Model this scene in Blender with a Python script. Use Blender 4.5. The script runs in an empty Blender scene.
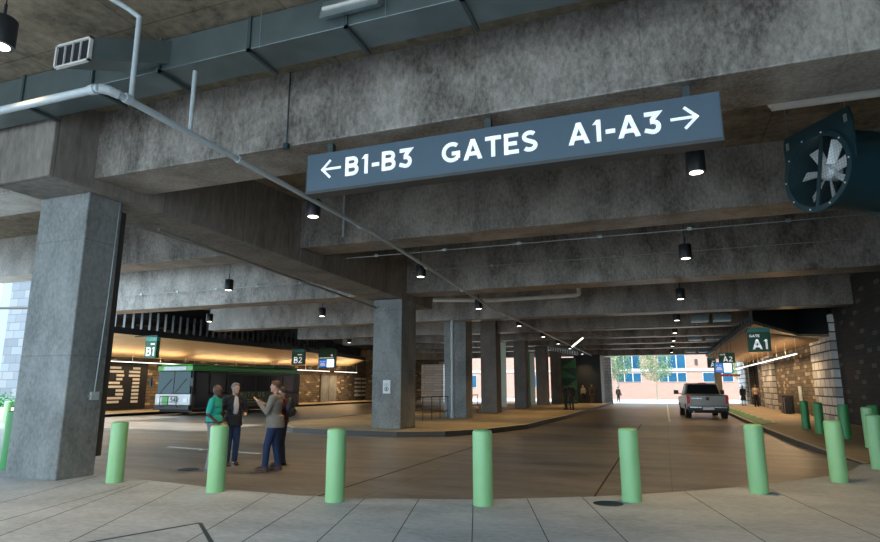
import bpy, bmesh, math, random
from mathutils import Vector, Matrix
random.seed(7)
C = bpy.context.scene.collection
PI = math.pi

# ------------------------------------------------------------------ camera
cam_d = bpy.data.cameras.new('camera'); cam = bpy.data.objects.new('camera', cam_d); C.objects.link(cam)
cam_d.sensor_width = 36.0; cam_d.lens = 590/880*36.0; cam_d.clip_end = 600
cam.location = (0, 0, 1.7)
cam.rotation_euler = (math.radians(90+11.13), 0, math.radians(20.5))
bpy.context.scene.camera = cam

# ------------------------------------------------------------------ world, sun, exposure
w = bpy.data.worlds.new('sky'); bpy.context.scene.world = w; w.use_nodes = True
bg = w.node_tree.nodes['Background']
bg.inputs['Color'].default_value = (0.66, 0.86, 1.0, 1); bg.inputs['Strength'].default_value = 3.4
sun_d = bpy.data.lights.new('sun', 'SUN'); sun = bpy.data.objects.new('sun', sun_d); C.objects.link(sun)
sun_d.energy = 5.0; sun_d.angle = math.radians(1.0); sun_d.color = (1.0, 0.95, 0.88)
sun.rotation_euler = (math.radians(27), 0, math.radians(-12))
vs = bpy.context.scene.view_settings
vs.view_transform = 'Standard'; vs.look = 'None'; vs.gamma = 1; vs.use_curve_mapping = False
vs.exposure = 0.35

# ------------------------------------------------------------------ materials
def newmat(name):
    m = bpy.data.materials.new(name); m.use_nodes = True
    nt = m.node_tree; b = nt.nodes['Principled BSDF']
    return m, nt, b
def N(nt, typ, **kw):
    n = nt.nodes.new(typ)
    for k, v in kw.items(): setattr(n, k, v)
    return n
def rgb(c): return (c[0], c[1], c[2], 1)
def flat(name, col, rough=.6, metal=0.0, emit=0.0, noise=.12, nscale=6, spec=.5):
    m, nt, b = newmat(name)
    b.inputs['Roughness'].default_value = rough; b.inputs['Metallic'].default_value = metal
    b.inputs['Specular IOR Level'].default_value = spec
    tc = N(nt, 'ShaderNodeNewGeometry'); nz = N(nt, 'ShaderNodeTexNoise'); nz.inputs['Scale'].default_value = nscale
    nt.links.new(tc.outputs['Position'], nz.inputs['Vector'])
    mx = N(nt, 'ShaderNodeMix', data_type='RGBA')
    mx.inputs[6].default_value = rgb([c*(1-noise) for c in col]); mx.inputs[7].default_value = rgb([min(1, c*(1+noise)) for c in col])
    nt.links.new(nz.outputs['Fac'], mx.inputs[0]); nt.links.new(mx.outputs[2], b.inputs['Base Color'])
    if emit:
        b.inputs['Emission Color'].default_value = rgb(col); b.inputs['Emission Strength'].default_value = emit
    return m
def concrete(name, dark, light, stain_scale=.55, fine=14, streak=(1, 1, .25), rough=.8, bump=.25, boards=None, contrast=(.32, .68), spec=.3, blotch=None):
    m, nt, b = newmat(name); L = nt.links
    geo = N(nt, 'ShaderNodeNewGeometry')
    mp = N(nt, 'ShaderNodeMapping'); mp.inputs['Scale'].default_value = streak
    L.new(geo.outputs['Position'], mp.inputs['Vector'])
    n1 = N(nt, 'ShaderNodeTexNoise'); n1.inputs['Scale'].default_value = stain_scale; n1.inputs['Detail'].default_value = 8; n1.inputs['Roughness'].default_value = .62; n1.inputs['Distortion'].default_value = .4
    L.new(mp.outputs['Vector'], n1.inputs['Vector'])
    n2 = N(nt, 'ShaderNodeTexNoise'); n2.inputs['Scale'].default_value = fine; n2.inputs['Detail'].default_value = 5; n2.inputs['Roughness'].default_value = .7
    L.new(mp.outputs['Vector'], n2.inputs['Vector'])
    r = N(nt, 'ShaderNodeValToRGB'); r.color_ramp.elements[0].position = contrast[0]; r.color_ramp.elements[1].position = contrast[1]
    r.color_ramp.elements[0].color = rgb(dark); r.color_ramp.elements[1].color = rgb(light)
    mixf = N(nt, 'ShaderNodeMath', operation='MULTIPLY_ADD'); mixf.inputs[1].default_value = .44; 
    L.new(n2.outputs['Fac'], mixf.inputs[0])
    sc = N(nt, 'ShaderNodeMath', operation='MULTIPLY'); sc.inputs[1].default_value = .56; L.new(n1.outputs['Fac'], sc.inputs[0])
    L.new(sc.outputs[0], mixf.inputs[2]); L.new(mixf.outputs[0], r.inputs['Fac'])
    col = r.outputs['Color']
    if blotch:
        nb = N(nt, 'ShaderNodeTexNoise'); nb.inputs['Scale'].default_value = blotch[0]; nb.inputs['Detail'].default_value = 4
        L.new(mp.outputs['Vector'], nb.inputs['Vector'])
        rb = N(nt, 'ShaderNodeValToRGB'); rb.color_ramp.elements[0].position = .45; rb.color_ramp.elements[1].position = .62
        L.new(nb.outputs['Fac'], rb.inputs['Fac'])
        mb = N(nt, 'ShaderNodeMix', data_type='RGBA'); L.new(rb.outputs['Color'], mb.inputs[0]); L.new(col, mb.inputs[6]); mb.inputs[7].default_value = rgb(blotch[1])
        col = mb.outputs[2]
    if boards:   # form-board / panel joints: (axis, spacing m)
        for ax, sp, dk in [(t + (.6,))[:3] for t in boards]:
            sx = N(nt, 'ShaderNodeSeparateXYZ'); L.new(geo.outputs['Position'], sx.inputs[0])
            md = N(nt, 'ShaderNodeMath', operation='PINGPONG'); md.inputs[1].default_value = sp/2; L.new(sx.outputs[ax], md.inputs[0])
            gt = N(nt, 'ShaderNodeMath', operation='GREATER_THAN'); gt.inputs[1].default_value = .012; L.new(md.outputs[0], gt.inputs[0])
            mr = N(nt, 'ShaderNodeMapRange'); mr.inputs[3].default_value = dk; mr.inputs[4].default_value = 1; L.new(gt.outputs[0], mr.inputs[0])
            mm = N(nt, 'ShaderNodeMix', data_type='RGBA', blend_type='MULTIPLY'); mm.inputs[0].default_value = 1
            L.new(col, mm.inputs[6]); L.new(mr.outputs[0], mm.inputs[7]); col = mm.outputs[2]
    L.new(col, b.inputs['Base Color'])
    b.inputs['Roughness'].default_value = rough; b.inputs['Specular IOR Level'].default_value = spec
    bp = N(nt, 'ShaderNodeBump'); bp.inputs['Strength'].default_value = bump; bp.inputs['Distance'].default_value = .02
    L.new(n2.outputs['Fac'], bp.inputs['Height']); L.new(bp.outputs['Normal'], b.inputs['Normal'])
    return m
def brick(name, base, alt, mortar, bw=.6, bh=.2, axis='Y', share=.84, ms=.012, rough=.8, base2=None):
    m, nt, b = newmat(name); L = nt.links
    geo = N(nt, 'ShaderNodeNewGeometry'); sx = N(nt, 'ShaderNodeSeparateXYZ'); L.new(geo.outputs['Position'], sx.inputs[0])
    cb = N(nt, 'ShaderNodeCombineXYZ'); L.new(sx.outputs[axis], cb.inputs[0]); L.new(sx.outputs['Z'], cb.inputs[1])
    bt = N(nt, 'ShaderNodeTexBrick'); L.new(cb.outputs[0], bt.inputs['Vector'])
    bt.inputs['Color1'].default_value = (0, 0, 0, 1); bt.inputs['Color2'].default_value = (1, 1, 1, 1); bt.inputs['Mortar'].default_value = (0, 0, 0, 1)
    bt.inputs['Scale'].default_value = 1; bt.inputs['Brick Width'].default_value = bw; bt.inputs['Row Height'].default_value = bh
    bt.inputs['Mortar Size'].default_value = ms
    r = N(nt, 'ShaderNodeValToRGB'); r.color_ramp.interpolation = 'LINEAR'
    r.color_ramp.elements[0].position = 0; r.color_ramp.elements[0].color = rgb(base)
    r.color_ramp.elements[1].position = share; r.color_ramp.elements[1].color = rgb(base2 or [c*1.5 for c in base])
    e = r.color_ramp.elements.new(min(.999, share+.02)); e.color = rgb(alt)
    L.new(bt.outputs['Color'], r.inputs['Fac'])
    mx = N(nt, 'ShaderNodeMix', data_type='RGBA'); L.new(bt.outputs['Fac'], mx.inputs[0]); L.new(r.outputs['Color'], mx.inputs[6]); mx.inputs[7].default_value = rgb(mortar)
    L.new(mx.outputs[2], b.inputs['Base Color']); b.inputs['Roughness'].default_value = rough
    bp = N(nt, 'ShaderNodeBump', invert=True); bp.inputs['Strength'].default_value = .6; bp.inputs['Distance'].default_value = .02
    L.new(bt.outputs['Fac'], bp.inputs['Height']); L.new(bp.outputs['Normal'], b.inputs['Normal'])
    return m

M = {}
M['beam'] = concrete('beam concrete', (.070, .061, .053), (.365, .335, .305), stain_scale=1.15, fine=16, streak=(1, 1, .55), boards=[('X', 2.44, .78)], contrast=(.37, .63), rough=.38, spec=.5)
M['girder'] = concrete('girder concrete', (.09, .08, .07), (.31, .28, .25), stain_scale=.8, fine=9, boards=[('Y', 2.44)])
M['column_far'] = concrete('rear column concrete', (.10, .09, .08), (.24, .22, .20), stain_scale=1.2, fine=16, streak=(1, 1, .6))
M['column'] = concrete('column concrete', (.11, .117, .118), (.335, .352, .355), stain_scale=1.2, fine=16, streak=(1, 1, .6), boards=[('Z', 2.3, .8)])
M['ceiling'] = concrete('ceiling concrete', (.06, .05, .035), (.30, .245, .175), stain_scale=1.1, fine=6, streak=(1, 1, 1), boards=[('X', 2.44), ('Y', 1.22)], contrast=(.33, .66))
M['plaza'] = concrete('plaza paving', (.26, .285, .31), (.58, .62, .66), stain_scale=.8, fine=11, streak=(.8, 1.3, 1), rough=.75, bump=.08, contrast=(.3, .7))
M['drive'] = concrete('driveway concrete', (.080, .071, .060), (.36, .33, .29), stain_scale=.7, fine=10, streak=(.5, 2.0, 1), rough=.36, bump=.05, boards=[('X', 4.6), ('Y', 6.2)], contrast=(.32, .68), spec=.45)
M['walk'] = concrete('sidewalk concrete', (.24, .19, .12), (.45, .36, .24), stain_scale=.7, fine=8, rough=.65, bump=.05, boards=[('Y', 3.0)])
M['outground'] = concrete('outdoor paving', (.42, .42, .41), (.52, .52, .51), stain_scale=.3, fine=4, bump=.02)
M['kerb'] = flat('dark kerb', (.05, .048, .045), .6)
M['kerb_top'] = flat('kerb top concrete', (.42, .40, .36), .6)
M['joint'] = flat('dark joint filler', (.05, .05, .05), .9)  # dark fill for the plaza and driveway joints
M['drain'] = flat('slot drain', (.03, .04, .05), .5)
M['white_line'] = flat('road paint', (.75, .75, .73), .6)
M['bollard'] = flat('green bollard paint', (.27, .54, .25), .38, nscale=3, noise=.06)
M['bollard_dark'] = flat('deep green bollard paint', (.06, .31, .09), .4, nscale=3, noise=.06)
M['sign'] = flat('slate blue sign face', (.072, .115, .16), .45, noise=.03)
M['sign_edge'] = flat('sign casing', (.05, .055, .06), .5)
M['letter'] = flat('white lettering', (.92, .95, .97), .4, emit=.25, noise=0)
M['galv'] = flat('galvanised steel', (.34, .40, .42), .38, .7, nscale=4, noise=.22)
M['galv_dark'] = flat('dark galvanised duct', (.15, .19, .197), .36, .65, nscale=2, noise=.3)
M['bracket'] = flat('duct strap', (.05, .07, .075), .5, .3)
M['pipe'] = flat('grey painted pipe', (.42, .47, .50), .42, .0, nscale=10)
M['pipe_dark'] = flat('dark grey conduit', (.22, .22, .21), .5, .2)  # the conduit's own darker grey
M['pipe_white'] = flat('off white pipe', (.62, .61, .58), .5)
M['black'] = flat('black housing', (.016, .018, .022), .45)
M['navy'] = flat('black navy panel', (.008, .011, .016), .5)
M['fanblue'] = flat('dark teal fan casing', (.012, .040, .05), .42, .2)
M['blade'] = flat('cast aluminium', (.66, .70, .72), .35, .15)
M['mesh'] = flat('wire guard', (.06, .09, .10), .4, .5)
M['lens'] = flat('lit lens', (1.0, .93, .82), .3, emit=6, noise=0)
M['tube_lamp'] = flat('linear lamp diffuser', (1.0, .93, .82), .3, emit=2.5, noise=0)
M['slat_wood'] = flat('darker timber slat', (.26, .18, .11), .5)
M['soffit'] = flat('pale timber soffit', (.66, .52, .35), .5, noise=.15, nscale=1.6)
M['green_sign'] = flat('green sign box', (.01, .11, .05), .35, noise=.03)
M['screen_blue'] = flat('blue screen', (.03, .16, .55), .3, emit=.8, noise=0)
M['screen_white'] = flat('white screen', (.75, .93, 1), .3, emit=1.3, noise=0)
M['sign_cap'] = flat('reflective green glass', (.10, .32, .28), .15, noise=.4, nscale=3)
M['charcoal_brick'] = brick('charcoal brick', (.022, .022, .024), (.10, .098, .095), (.008, .008, .008), .6, .2, share=.9)
M['brown_brick'] = brick('brown block', (.10, .078, .055), (.46, .37, .25), (.03, .024, .018), .62, .21, share=.88, base2=(.20, .16, .11))
M['brown_brickX'] = brick('brown block X', (.10, .078, .055), (.46, .37, .25), (.03, .024, .018), .62, .21, axis='X', share=.88, base2=(.20, .16, .11))
M['white_block'] = brick('white split block', (.62, .61, .60), (.42, .41, .40), (.10, .10, .10), .9, .42, share=.8, ms=.035, base2=(.72, .71, .70))
M['white_blockX'] = brick('white split block X', (.62, .61, .60), (.42, .41, .40), (.16, .16, .16), .9, .3, axis='X', share=.8, ms=.03, base2=(.72, .71, .70))
M['white_pillar'] = brick('white ribbed block', (.85, .85, .84), (.75, .74, .73), (.4, .4, .4), 2.2, .3, axis='X', share=.8, ms=.02, base2=(.9, .9, .9))
M['towerX'] = brick('grey stone block', (.11, .13, .155), (.17, .19, .21), (.09, .10, .12), 1.6, .8, axis='X', share=.6, ms=.03)
M['louver'] = flat('graphite louvre', (.10, .11, .12), .3, .6)
M['pink'] = brick('pink brick facade', (.40, .225, .175), (.43, .25, .20), (.40, .26, .215), .5, .16, axis='X', share=.7, base2=(.43, .245, .195))
M['blue_glass'] = flat('blue window glass', (.008, .07, .14), .2, noise=.4, nscale=.4)
M['white_frame'] = flat('white window frame', (.5, .5, .5), .5)
M['leaf'] = flat('leaves', (.13, .22, .10), .6, noise=.4, nscale=2)
M['bark'] = flat('bark', (.30, .26, .20), .9)
M['green_panel'] = flat('leaf green panel', (.05, .22, .06), .45, noise=.1)
M['green_dark'] = flat('forest green panel', (.015, .07, .03), .45)
M['outdoor_glass'] = flat('pale outdoor glazing', (.20, .25, .28), .3, noise=.06)
M['pale_panel'] = flat('pale glazed panel', (.66, .74, .66), .3, noise=.06)
M['white_ptext'] = flat('notice face', (.72, .76, .80), .5, noise=.03)
M['notice_ink'] = flat('notice ink', (.02, .02, .02), .6)
M['rubber'] = flat('tyre rubber', (.012, .012, .012), .8)
M['chrome'] = flat('chrome', (.62, .62, .62), .2, .9)
M['silver'] = flat('silver truck paint', (.27, .265, .255), .3, .35, noise=.04)
M['darkglass'] = flat('dark glass', (.012, .016, .02), .15, noise=0, spec=.25)
M['busglass'] = flat('windscreen glass', (.012, .05, .06), .05, noise=.2, nscale=.6, spec=.3)
M['tail'] = flat('red lamp', (.35, .01, .01), .3, emit=.15)
M['headlamp'] = flat('headlamp', (.7, .75, .8), .15)
M['busgreen'] = flat('bus green', (.10, .42, .11), .3, noise=.05)
M['buswrap'] = flat('bus dark green wrap', (.015, .085, .03), .35, noise=.25, nscale=1.5)
M['busbrown'] = flat('bus lower panel', (.10, .085, .07), .4, noise=.05)
M['bussilver'] = flat('bus silver front', (.50, .53, .56), .35, .2, noise=.05)
M['cream_text'] = flat('faded wrap lettering', (.42, .40, .18), .6)
M['dest'] = flat('destination sign', (.55, .60, .72), .25, noise=.05)
M['manhole'] = flat('cast iron', (.045, .055, .06), .6, .3)
M['tactile'] = flat('green tactile paint', (.03, .22, .06), .6)
M['plant'] = flat('plant leaves', (.05, .20, .08), .6, noise=.4)

# ------------------------------------------------------------------ mesh helpers
class MB:
    def __init__(s): s.v = []; s.f = []; s.mi = []; s.cur = 0
    def add(s, vs, fs):
        o = len(s.v); s.v += [tuple(p) for p in vs]; s.f += [tuple(i+o for i in f) for f in fs]; s.mi += [s.cur]*len(fs); return s
    def box(s, x0, x1, y0, y1, z0, z1):
        return s.add([(x, y, z) for x in (x0, x1) for y in (y0, y1) for z in (z0, z1)],
                     [(0, 1, 3, 2), (4, 6, 7, 5), (0, 4, 5, 1), (2, 3, 7, 6), (0, 2, 6, 4), (1, 5, 7, 3)])
    def hexa(s, p):   # 8 points: bottom 4 ccw, top 4 ccw
        return s.add(p, [(3, 2, 1, 0), (4, 5, 6, 7), (0, 1, 5, 4), (1, 2, 6, 5), (2, 3, 7, 6), (3, 0, 4, 7)])
    def prism(s, poly, z0, z1):
        n = len(poly)
        return s.add([(p[0], p[1], z0) for p in poly]+[(p[0], p[1], z1) for p in poly],
                     [tuple(range(n-1, -1, -1)), tuple(range(n, 2*n))]+[(i, (i+1) % n, n+(i+1) % n, n+i) for i in range(n)])
    def prism_axis(s, poly, a0, a1, axis='X'):   # poly in the other two coordinates
        n = len(poly)
        def P(a, p): return (a, p[0], p[1]) if axis == 'X' else (p[0], a, p[1])
        return s.add([P(a0, p) for p in poly]+[P(a1, p) for p in poly],
                     [tuple(range(n-1, -1, -1)), tuple(range(n, 2*n))]+[(i, (i+1) % n, n+(i+1) % n, n+i) for i in range(n)])
    def cone(s, p0, p1, r0, r1=None, n=16, caps=True):
        r1 = r0 if r1 is None else r1
        p0 = Vector(p0); p1 = Vector(p1); d = (p1-p0).normalized()
        a = Vector((0, 0, 1)) if abs(d.z) < .9 else Vector((1, 0, 0)); u = d.cross(a).normalized(); v = d.cross(u)
        vs = [p0+(u*math.cos(t)+v*math.sin(t))*r0 for t in [2*PI*i/n for i in range(n)]]+[p1+(u*math.cos(t)+v*math.sin(t))*r1 for t in [2*PI*i/n for i in range(n)]]
        fs = [(i, (i+1) % n, n+(i+1) % n, n+i) for i in range(n)]
        if caps: fs += [tuple(range(n-1, -1, -1)), tuple(range(n, 2*n))]
        return s.add(vs, fs)
    def tube(s, pts, r, n=10):
        for a, b in zip(pts[:-1], pts[1:]): s.cone(a, b, r, r, n)
        for p in pts[1:-1]: s.ball(p, (r, r, r), 8, 6)
        return s
    def ball(s, c, r, nu=14, nv=10, rot=None):
        vs = []; fs = []
        for j in range(nv+1):
            ph = PI*j/nv
            for i in range(nu):
                t = 2*PI*i/nu; p = Vector((r[0]*math.sin(ph)*math.cos(t), r[1]*math.sin(ph)*math.sin(t), r[2]*math.cos(ph)))
                if rot is not None: p = rot @ p
                vs.append(p+Vector(c))
        for j in range(nv):
            for i in range(nu):
                a, b_, c_, d = j*nu+i, j*nu+(i+1) % nu, (j+1)*nu+(i+1) % nu, (j+1)*nu+i
                fs.append((a, d, c_, b_))
        return s.add(vs, fs)
    def lathe(s, prof, c, n=24):
        vs = [(c[0]+r*math.cos(2*PI*i/n), c[1]+r*math.sin(2*PI*i/n), c[2]+z) for r, z in prof for i in range(n)]
        fs = [(j*n+i, j*n+(i+1) % n, (j+1)*n+(i+1) % n, (j+1)*n+i) for j in range(len(prof)-1) for i in range(n)]
        fs += [tuple(range(n-1, -1, -1)), tuple((len(prof)-1)*n+i for i in range(n))]
        return s.add(vs, fs)
    def mesh(s, name, mats, smooth=False):
        me = bpy.data.meshes.new(name); me.from_pydata(s.v, [], s.f)
        for m in (mats if isinstance(mats, (list, tuple)) else [mats]): me.materials.append(m)
        for p, i in zip(me.polygons, s.mi): p.material_index = i
        bm = bmesh.new(); bm.from_mesh(me); bmesh.ops.remove_doubles(bm, verts=bm.verts, dist=1e-5)
        bmesh.ops.recalc_face_normals(bm, faces=bm.faces); bm.to_mesh(me); bm.free()
        if smooth:
            for p in me.polygons: p.use_smooth = True
            me.set_sharp_from_angle(angle=math.radians(38))
        return me
    def build(s, name, mats, parent=None, smooth=False, bevel=0):
        o = bpy.data.objects.new(name, s.mesh(name, mats, smooth)); C.objects.link(o)
        if bevel:
            bv = o.modifiers.new('bevel', 'BEVEL'); bv.width = bevel; bv.segments = 2; bv.limit_method = 'ANGLE'
        if parent: o.parent = parent
        return o
def tag(o, label=None, cat=None, group=None, kind=None):
    if label: o['label'] = label
    if cat: o['category'] = cat
    if group: o['group'] = group
    if kind: o['kind'] = kind
    return o
def empty(name, loc, label, cat, group=None, rz=0):
    o = bpy.data.objects.new(name, None); C.objects.link(o); o.location = loc; o.rotation_euler = (0, 0, rz); o.empty_display_size = .1
    return tag(o, label, cat, group)
def copy_tree(o, parent=None):
    c = o.copy(); C.objects.link(c)
    if parent: c.parent = parent
    for ch in list(o.children): copy_tree(ch, c)
    return c
def structure(o, label=None): return tag(o, label, None, None, 'structure')
def text(name, s, size, mat, parent, loc, rot, offset=.0, extrude=.004, align='LEFT', spacing=1.0):
    cu = bpy.data.curves.new(name, 'FONT'); cu.body = s; cu.size = size; cu.offset = offset; cu.extrude = extrude; cu.align_x = align; cu.space_character = spacing
    t = bpy.data.objects.new(name, cu); C.objects.link(t)
    dg = bpy.context.evaluated_depsgraph_get(); me = bpy.data.meshes.new_from_object(t.evaluated_get(dg))
    bpy.data.objects.remove(t); me.materials.clear(); me.materials.append(mat)
    o = bpy.data.objects.new(name, me); C.objects.link(o); o.location = loc; o.rotation_euler = rot
    if parent: o.parent = parent
    return o
def stroke_poly(pts, wd):
    """a 2-D polyline of constant width with mitred corners -> list of quads"""
    P = [Vector(p) for p in pts]; L = []
    for i, p in enumerate(P):
        d0 = (P[i]-P[i-1]).normalized() if i > 0 else None; d1 = (P[i+1]-P[i]).normalized() if i < len(P)-1 else None
        if d0 is None: n = Vector((-d1.y, d1.x))
        elif d1 is None: n = Vector((-d0.y, d0.x))
        else:
            n = Vector((-(d0+d1).y, (d0+d1).x)).normalized(); n /= max(.35, n.dot(Vector((-d0.y, d0.x))))
        L.append((p+n*wd/2, p-n*wd/2))
    return [(L[i][0], L[i+1][0], L[i+1][1], L[i][1]) for i in range(len(L)-1)]
def arc(cx, cy, rx, ry, a0, a1, n=12): return [(cx+rx*math.cos(math.radians(a0+(a1-a0)*i/n)), cy+ry*math.sin(math.radians(a0+(a1-a0)*i/n))) for i in range(n+1)]
T_ = .19; h_ = T_/2
GL = {   # glyph: (advance width, strokes, polygons) on a unit cap height
 'A': (.92, [((.2, .29), (.72, .29))], [[(0, 0), (.215, 0), (.555, 1), (.355, 1)], [(.705, 0), (.92, 0), (.565, 1), (.365, 1)]]),
 'B': (.76, [((h_, 0), (h_, 1)), [(h_, 1-h_), (.42, 1-h_)]+arc(.42, .72, .2, .185, 90, -90)[1:]+[(h_, .535)], [(h_, .505), (.44, .505)]+arc(.44, .30, .215, .205, 90, -90)[1:]+[(h_, h_)]], []),
 'C': (.9, [arc(.5, .5, .405, .405, 48, 312, 20)], []),
 'D': (.82, [((h_, 0), (h_, 1)), [(h_, 1-h_), (.38, 1-h_)]+arc(.38, .5, .35, .405, 90, -90)[1:]+[(h_, h_)]], []),
 'E': (.68, [((h_, 0), (h_, 1)), ((0, 1-h_), (.67, 1-h_)), ((0, .5), (.6, .5)), ((0, h_), (.68, h_))], []),
 'G': (.94, [arc(.5, .5, .405, .405, 50, 318, 20)+[(.82, .22)], ((.5, .43), (.9, .43)), ((.815, .5), (.815, .17))], []),
 'H': (.82, [((h_, 0), (h_, 1)), ((.82-h_, 0), (.82-h_, 1)), ((0, .5), (.82, .5))], []),
 'I': (.2, [((h_, 0), (h_, 1))], []),
 'O': (1.0, [arc(.5, .5, .405, .405, 0, 360, 28)], []),
 'S': (.72, [arc(.365, .715, .25, .19, 35, 250, 12)+arc(.36, .285, .265, .19, 72, -145, 12)], []),
 'T': (.76, [((.38, 0), (.38, 1)), ((0, 1-h_), (.76, 1-h_))], []),
 'U': (.82, [[(h_, 1), (h_, .4)]+arc(.41, .4, .315, .31, 180, 360)[1:]+[(.82-h_, 1)]], []),
 'W': (1.2, [((.09, 1), (.36, .04), (.6, .9), (.84, .04), (1.11, 1))], []),
 '1': (.46, [((.28, 0), (.28, 1))], [[(.02, .80), (.26, .80), (.26, 1), (.2, 1)]]),
 '2': (.7, [arc(.34, .69, .22, .215, 155, -25, 14)+[(.13, .12)], ((.03, h_), (.68, h_))], []),
 '3': (.72, [((.06, 1-h_), (.60, 1-h_), (.34, .60)), [(.28, .545), (.40, .545)]+arc(.40, .32, .215, .225, 90, -120, 12)[1:]+[(.06, .2)]], []),
 '4': (.8, [((.55, 0), (.55, 1), (.1, .3), (.78, .3))], []),
 '5': (.7, [((.6, 1-h_), (.15, 1-h_), (.13, .56), (.36, .6))+tuple(arc(.36, .33, .22, .25, 80, -130, 12))], []),
 '-': (.40, [((0, .40), (.40, .40))], []), ' ': (.35, [], [])}
def glyphs(name, s, size, mat, parent, loc, rz=0, fit=None, gap=.11, depth=.012):
    """bold sans lettering built as strokes; faces local -Y (rz turns it), fit = total width"""
    wid = sum(GL[c][0] for c in s)*size; g = gap*size if fit is None else (fit-wid)/max(1, len(s)-1)
    if fit is not None and g < .05*size:
        k = fit/(wid+.08*size*(len(s)-1)); g = .08*size*k
    else: k = 1
    b = MB(); x = 0
    for c in s:
        adv, st, po = GL[c]
        for q in [q for t in st for q in stroke_poly(t, T_)]+po:
            P = [(x+p[0]*size*k, p[1]*size) for p in q]; m = len(P)
            b.add([(p[0], -depth, p[1]) for p in P]+[(p[0], 0, p[1]) for p in P], [tuple(range(m)), tuple(range(2*m-1, m-1, -1))]+[(i, (i+1) % m, m+(i+1) % m, m+i) for i in range(m)])
        x += adv*size*k+g
    o = b.build(name, mat, parent); o.location = loc; o.rotation_euler = (0, 0, rz); return o
FACE_CAM = (PI/2, 0, 0)          # lettering that faces -Y

# ------------------------------------------------------------------ ground
plaza_edge = [(-30, 9.1), (-14, 9.1), (-10.52, 8.98), (-9.84, 8.93), (-9.01, 8.83), (-7.83, 8.64), (-6.78, 8.52), (-5.55, 8.47), (-4.54, 8.58), (-3.64, 8.84),
              (-2.49, 9.28), (-1.21, 9.98), (-0.19, 10.7), (1.22, 11.95), (2.2, 13.05), (2.93, 13.96), (3.55, 15.0), (3.98, 16.2), (7.5, 16.6)]
b = MB(); b.prism([(-30, -12), (12, -12), (12, 16.6)]+plaza_edge[::-1], -.05, .012)
structure(b.build('floor_plaza', M['plaza']), 'pale grey concrete plaza paving in the foreground')
b = MB(); b.box(-36, 8, 6, 67, -.05, 0)
structure(b.build('floor_driveway', M['drive']), 'brown stained concrete bus driveway')
b = MB(); b.box(-160, 120, -60, 200, -.2, -.03)
structure(b.build('floor_outdoors', M['outground']), 'sunlit pale pavement outdoors')
# saw-cut joints of the plaza
jm = MB()
def strip(mb, a, c, wd, z):
    a = Vector((a[0], a[1], 0)); c = Vector((c[0], c[1], 0)); d = (c-a).normalized(); n = Vector((-d.y, d.x, 0))*wd/2
    mb.hexa([(a-n).to_tuple()[:2]+(z-.006,), (c-n).to_tuple()[:2]+(z-.006,), (c+n).to_tuple()[:2]+(z-.006,), (a+n).to_tuple()[:2]+(z-.006,),
             (a-n).to_tuple()[:2]+(z,), (c-n).to_tuple()[:2]+(z,), (c+n).to_tuple()[:2]+(z,), (a+n).to_tuple()[:2]+(z,)])
for a, c in [((-8.76, 5), (-10.42, 8.93)), ((-7.15, 2.3), (-8.88, 8.17)), ((-5.6, 1.2), (-8.98, 8.75)), ((-4.6, 1.6), (-7.99, 8.6)), ((-4.1, 2.8), (-6.11, 8.47)), ((-3.35, 1.7), (-5.28, 8.48)),
             ((-2.5, 1.8), (-4.46, 8.6)), ((-1.7, 2), (-3.65, 8.84)), ((-.9, 2.7), (-2.87, 9.13)), ((-.1, 3.1), (-2.1, 9.45)), ((.7, 3.5), (-1.33, 9.9)), ((1.5, 5.4), (.19, 11.0)), ((2.6, 6.4), (1.45, 12.2))]:
    strip(jm, a, c, .012, .0135)
structure(jm.build('trim_1', M['joint']), 'dark saw cut joints in the plaza')
dm = MB(); strip(dm, (-6.6, 3.9), (-5.63, 6.38), .05, .0145); strip(dm, (-5.63, 6.38), (-4.3, 5.2), .05, .0145)
tag(dm.build('slot_drain', M['drain']), 'narrow dark slot drain bent to a point in the plaza paving', 'drain')
# driveway joints and paint
jm = MB(); strip(jm, (-5.28, 8.6), (-5.31, 19), .03, .004); strip(jm, (-1.16, 10.1), (-1.14, 30), .03, .004)
structure(jm.build('trim_2', M['joint']), 'dark joints in the driveway')
lm = MB(); strip(lm, (.1, 33), (.1, 64), .12, .006)
tag(lm.build('lane_line', M['white_line']), 'thin white lane line running down the far driveway left of the pickup', 'road marking')
lm = MB(); strip(lm, (-13.6, 13.9), (-10.0, 13.35), .13, .006); strip(lm, (-12.1, 13.5), (-11.9, 14.3), .13, .006)
tag(lm.build('road_stripe', M['white_line']), 'white painted stripe on the driveway behind the men in teal and navy', 'road marking')
lm = MB(); strip(lm, (-5.0, 52), (-2.6, 52), .45, .006)
lm.add([(-2.7, 51.4, .006), (-1.7, 52, .006), (-2.7, 52.6, .006)], [(0, 1, 2)])
tag(lm.build('road_arrow', M['white_line']), 'small white painted arrow on the far driveway beside the island tip', 'road marking')
for x, y, lab in [(-.90, 9.5, 'dark round manhole cover at the foot of the fifth bollard'), (-9.5, 10.3, 'dark round manhole cover on the driveway left of the man in teal'), (-6.2, 7.3, None)][:2]:
    z = .016 if y < 10 else .008
    m_ = MB(); m_.lathe([(.22, -.006), (.22, z-.002), (.20, z)], (x, y, 0)); 
    for k in range(5): m_.box(x-.13, x+.13, y-.12+k*.06-.008, y-.12+k*.06+.008, z-.002, z+.003)
    tag(m_.build('manhole_cover', M['manhole']), lab, 'manhole cover')

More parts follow.
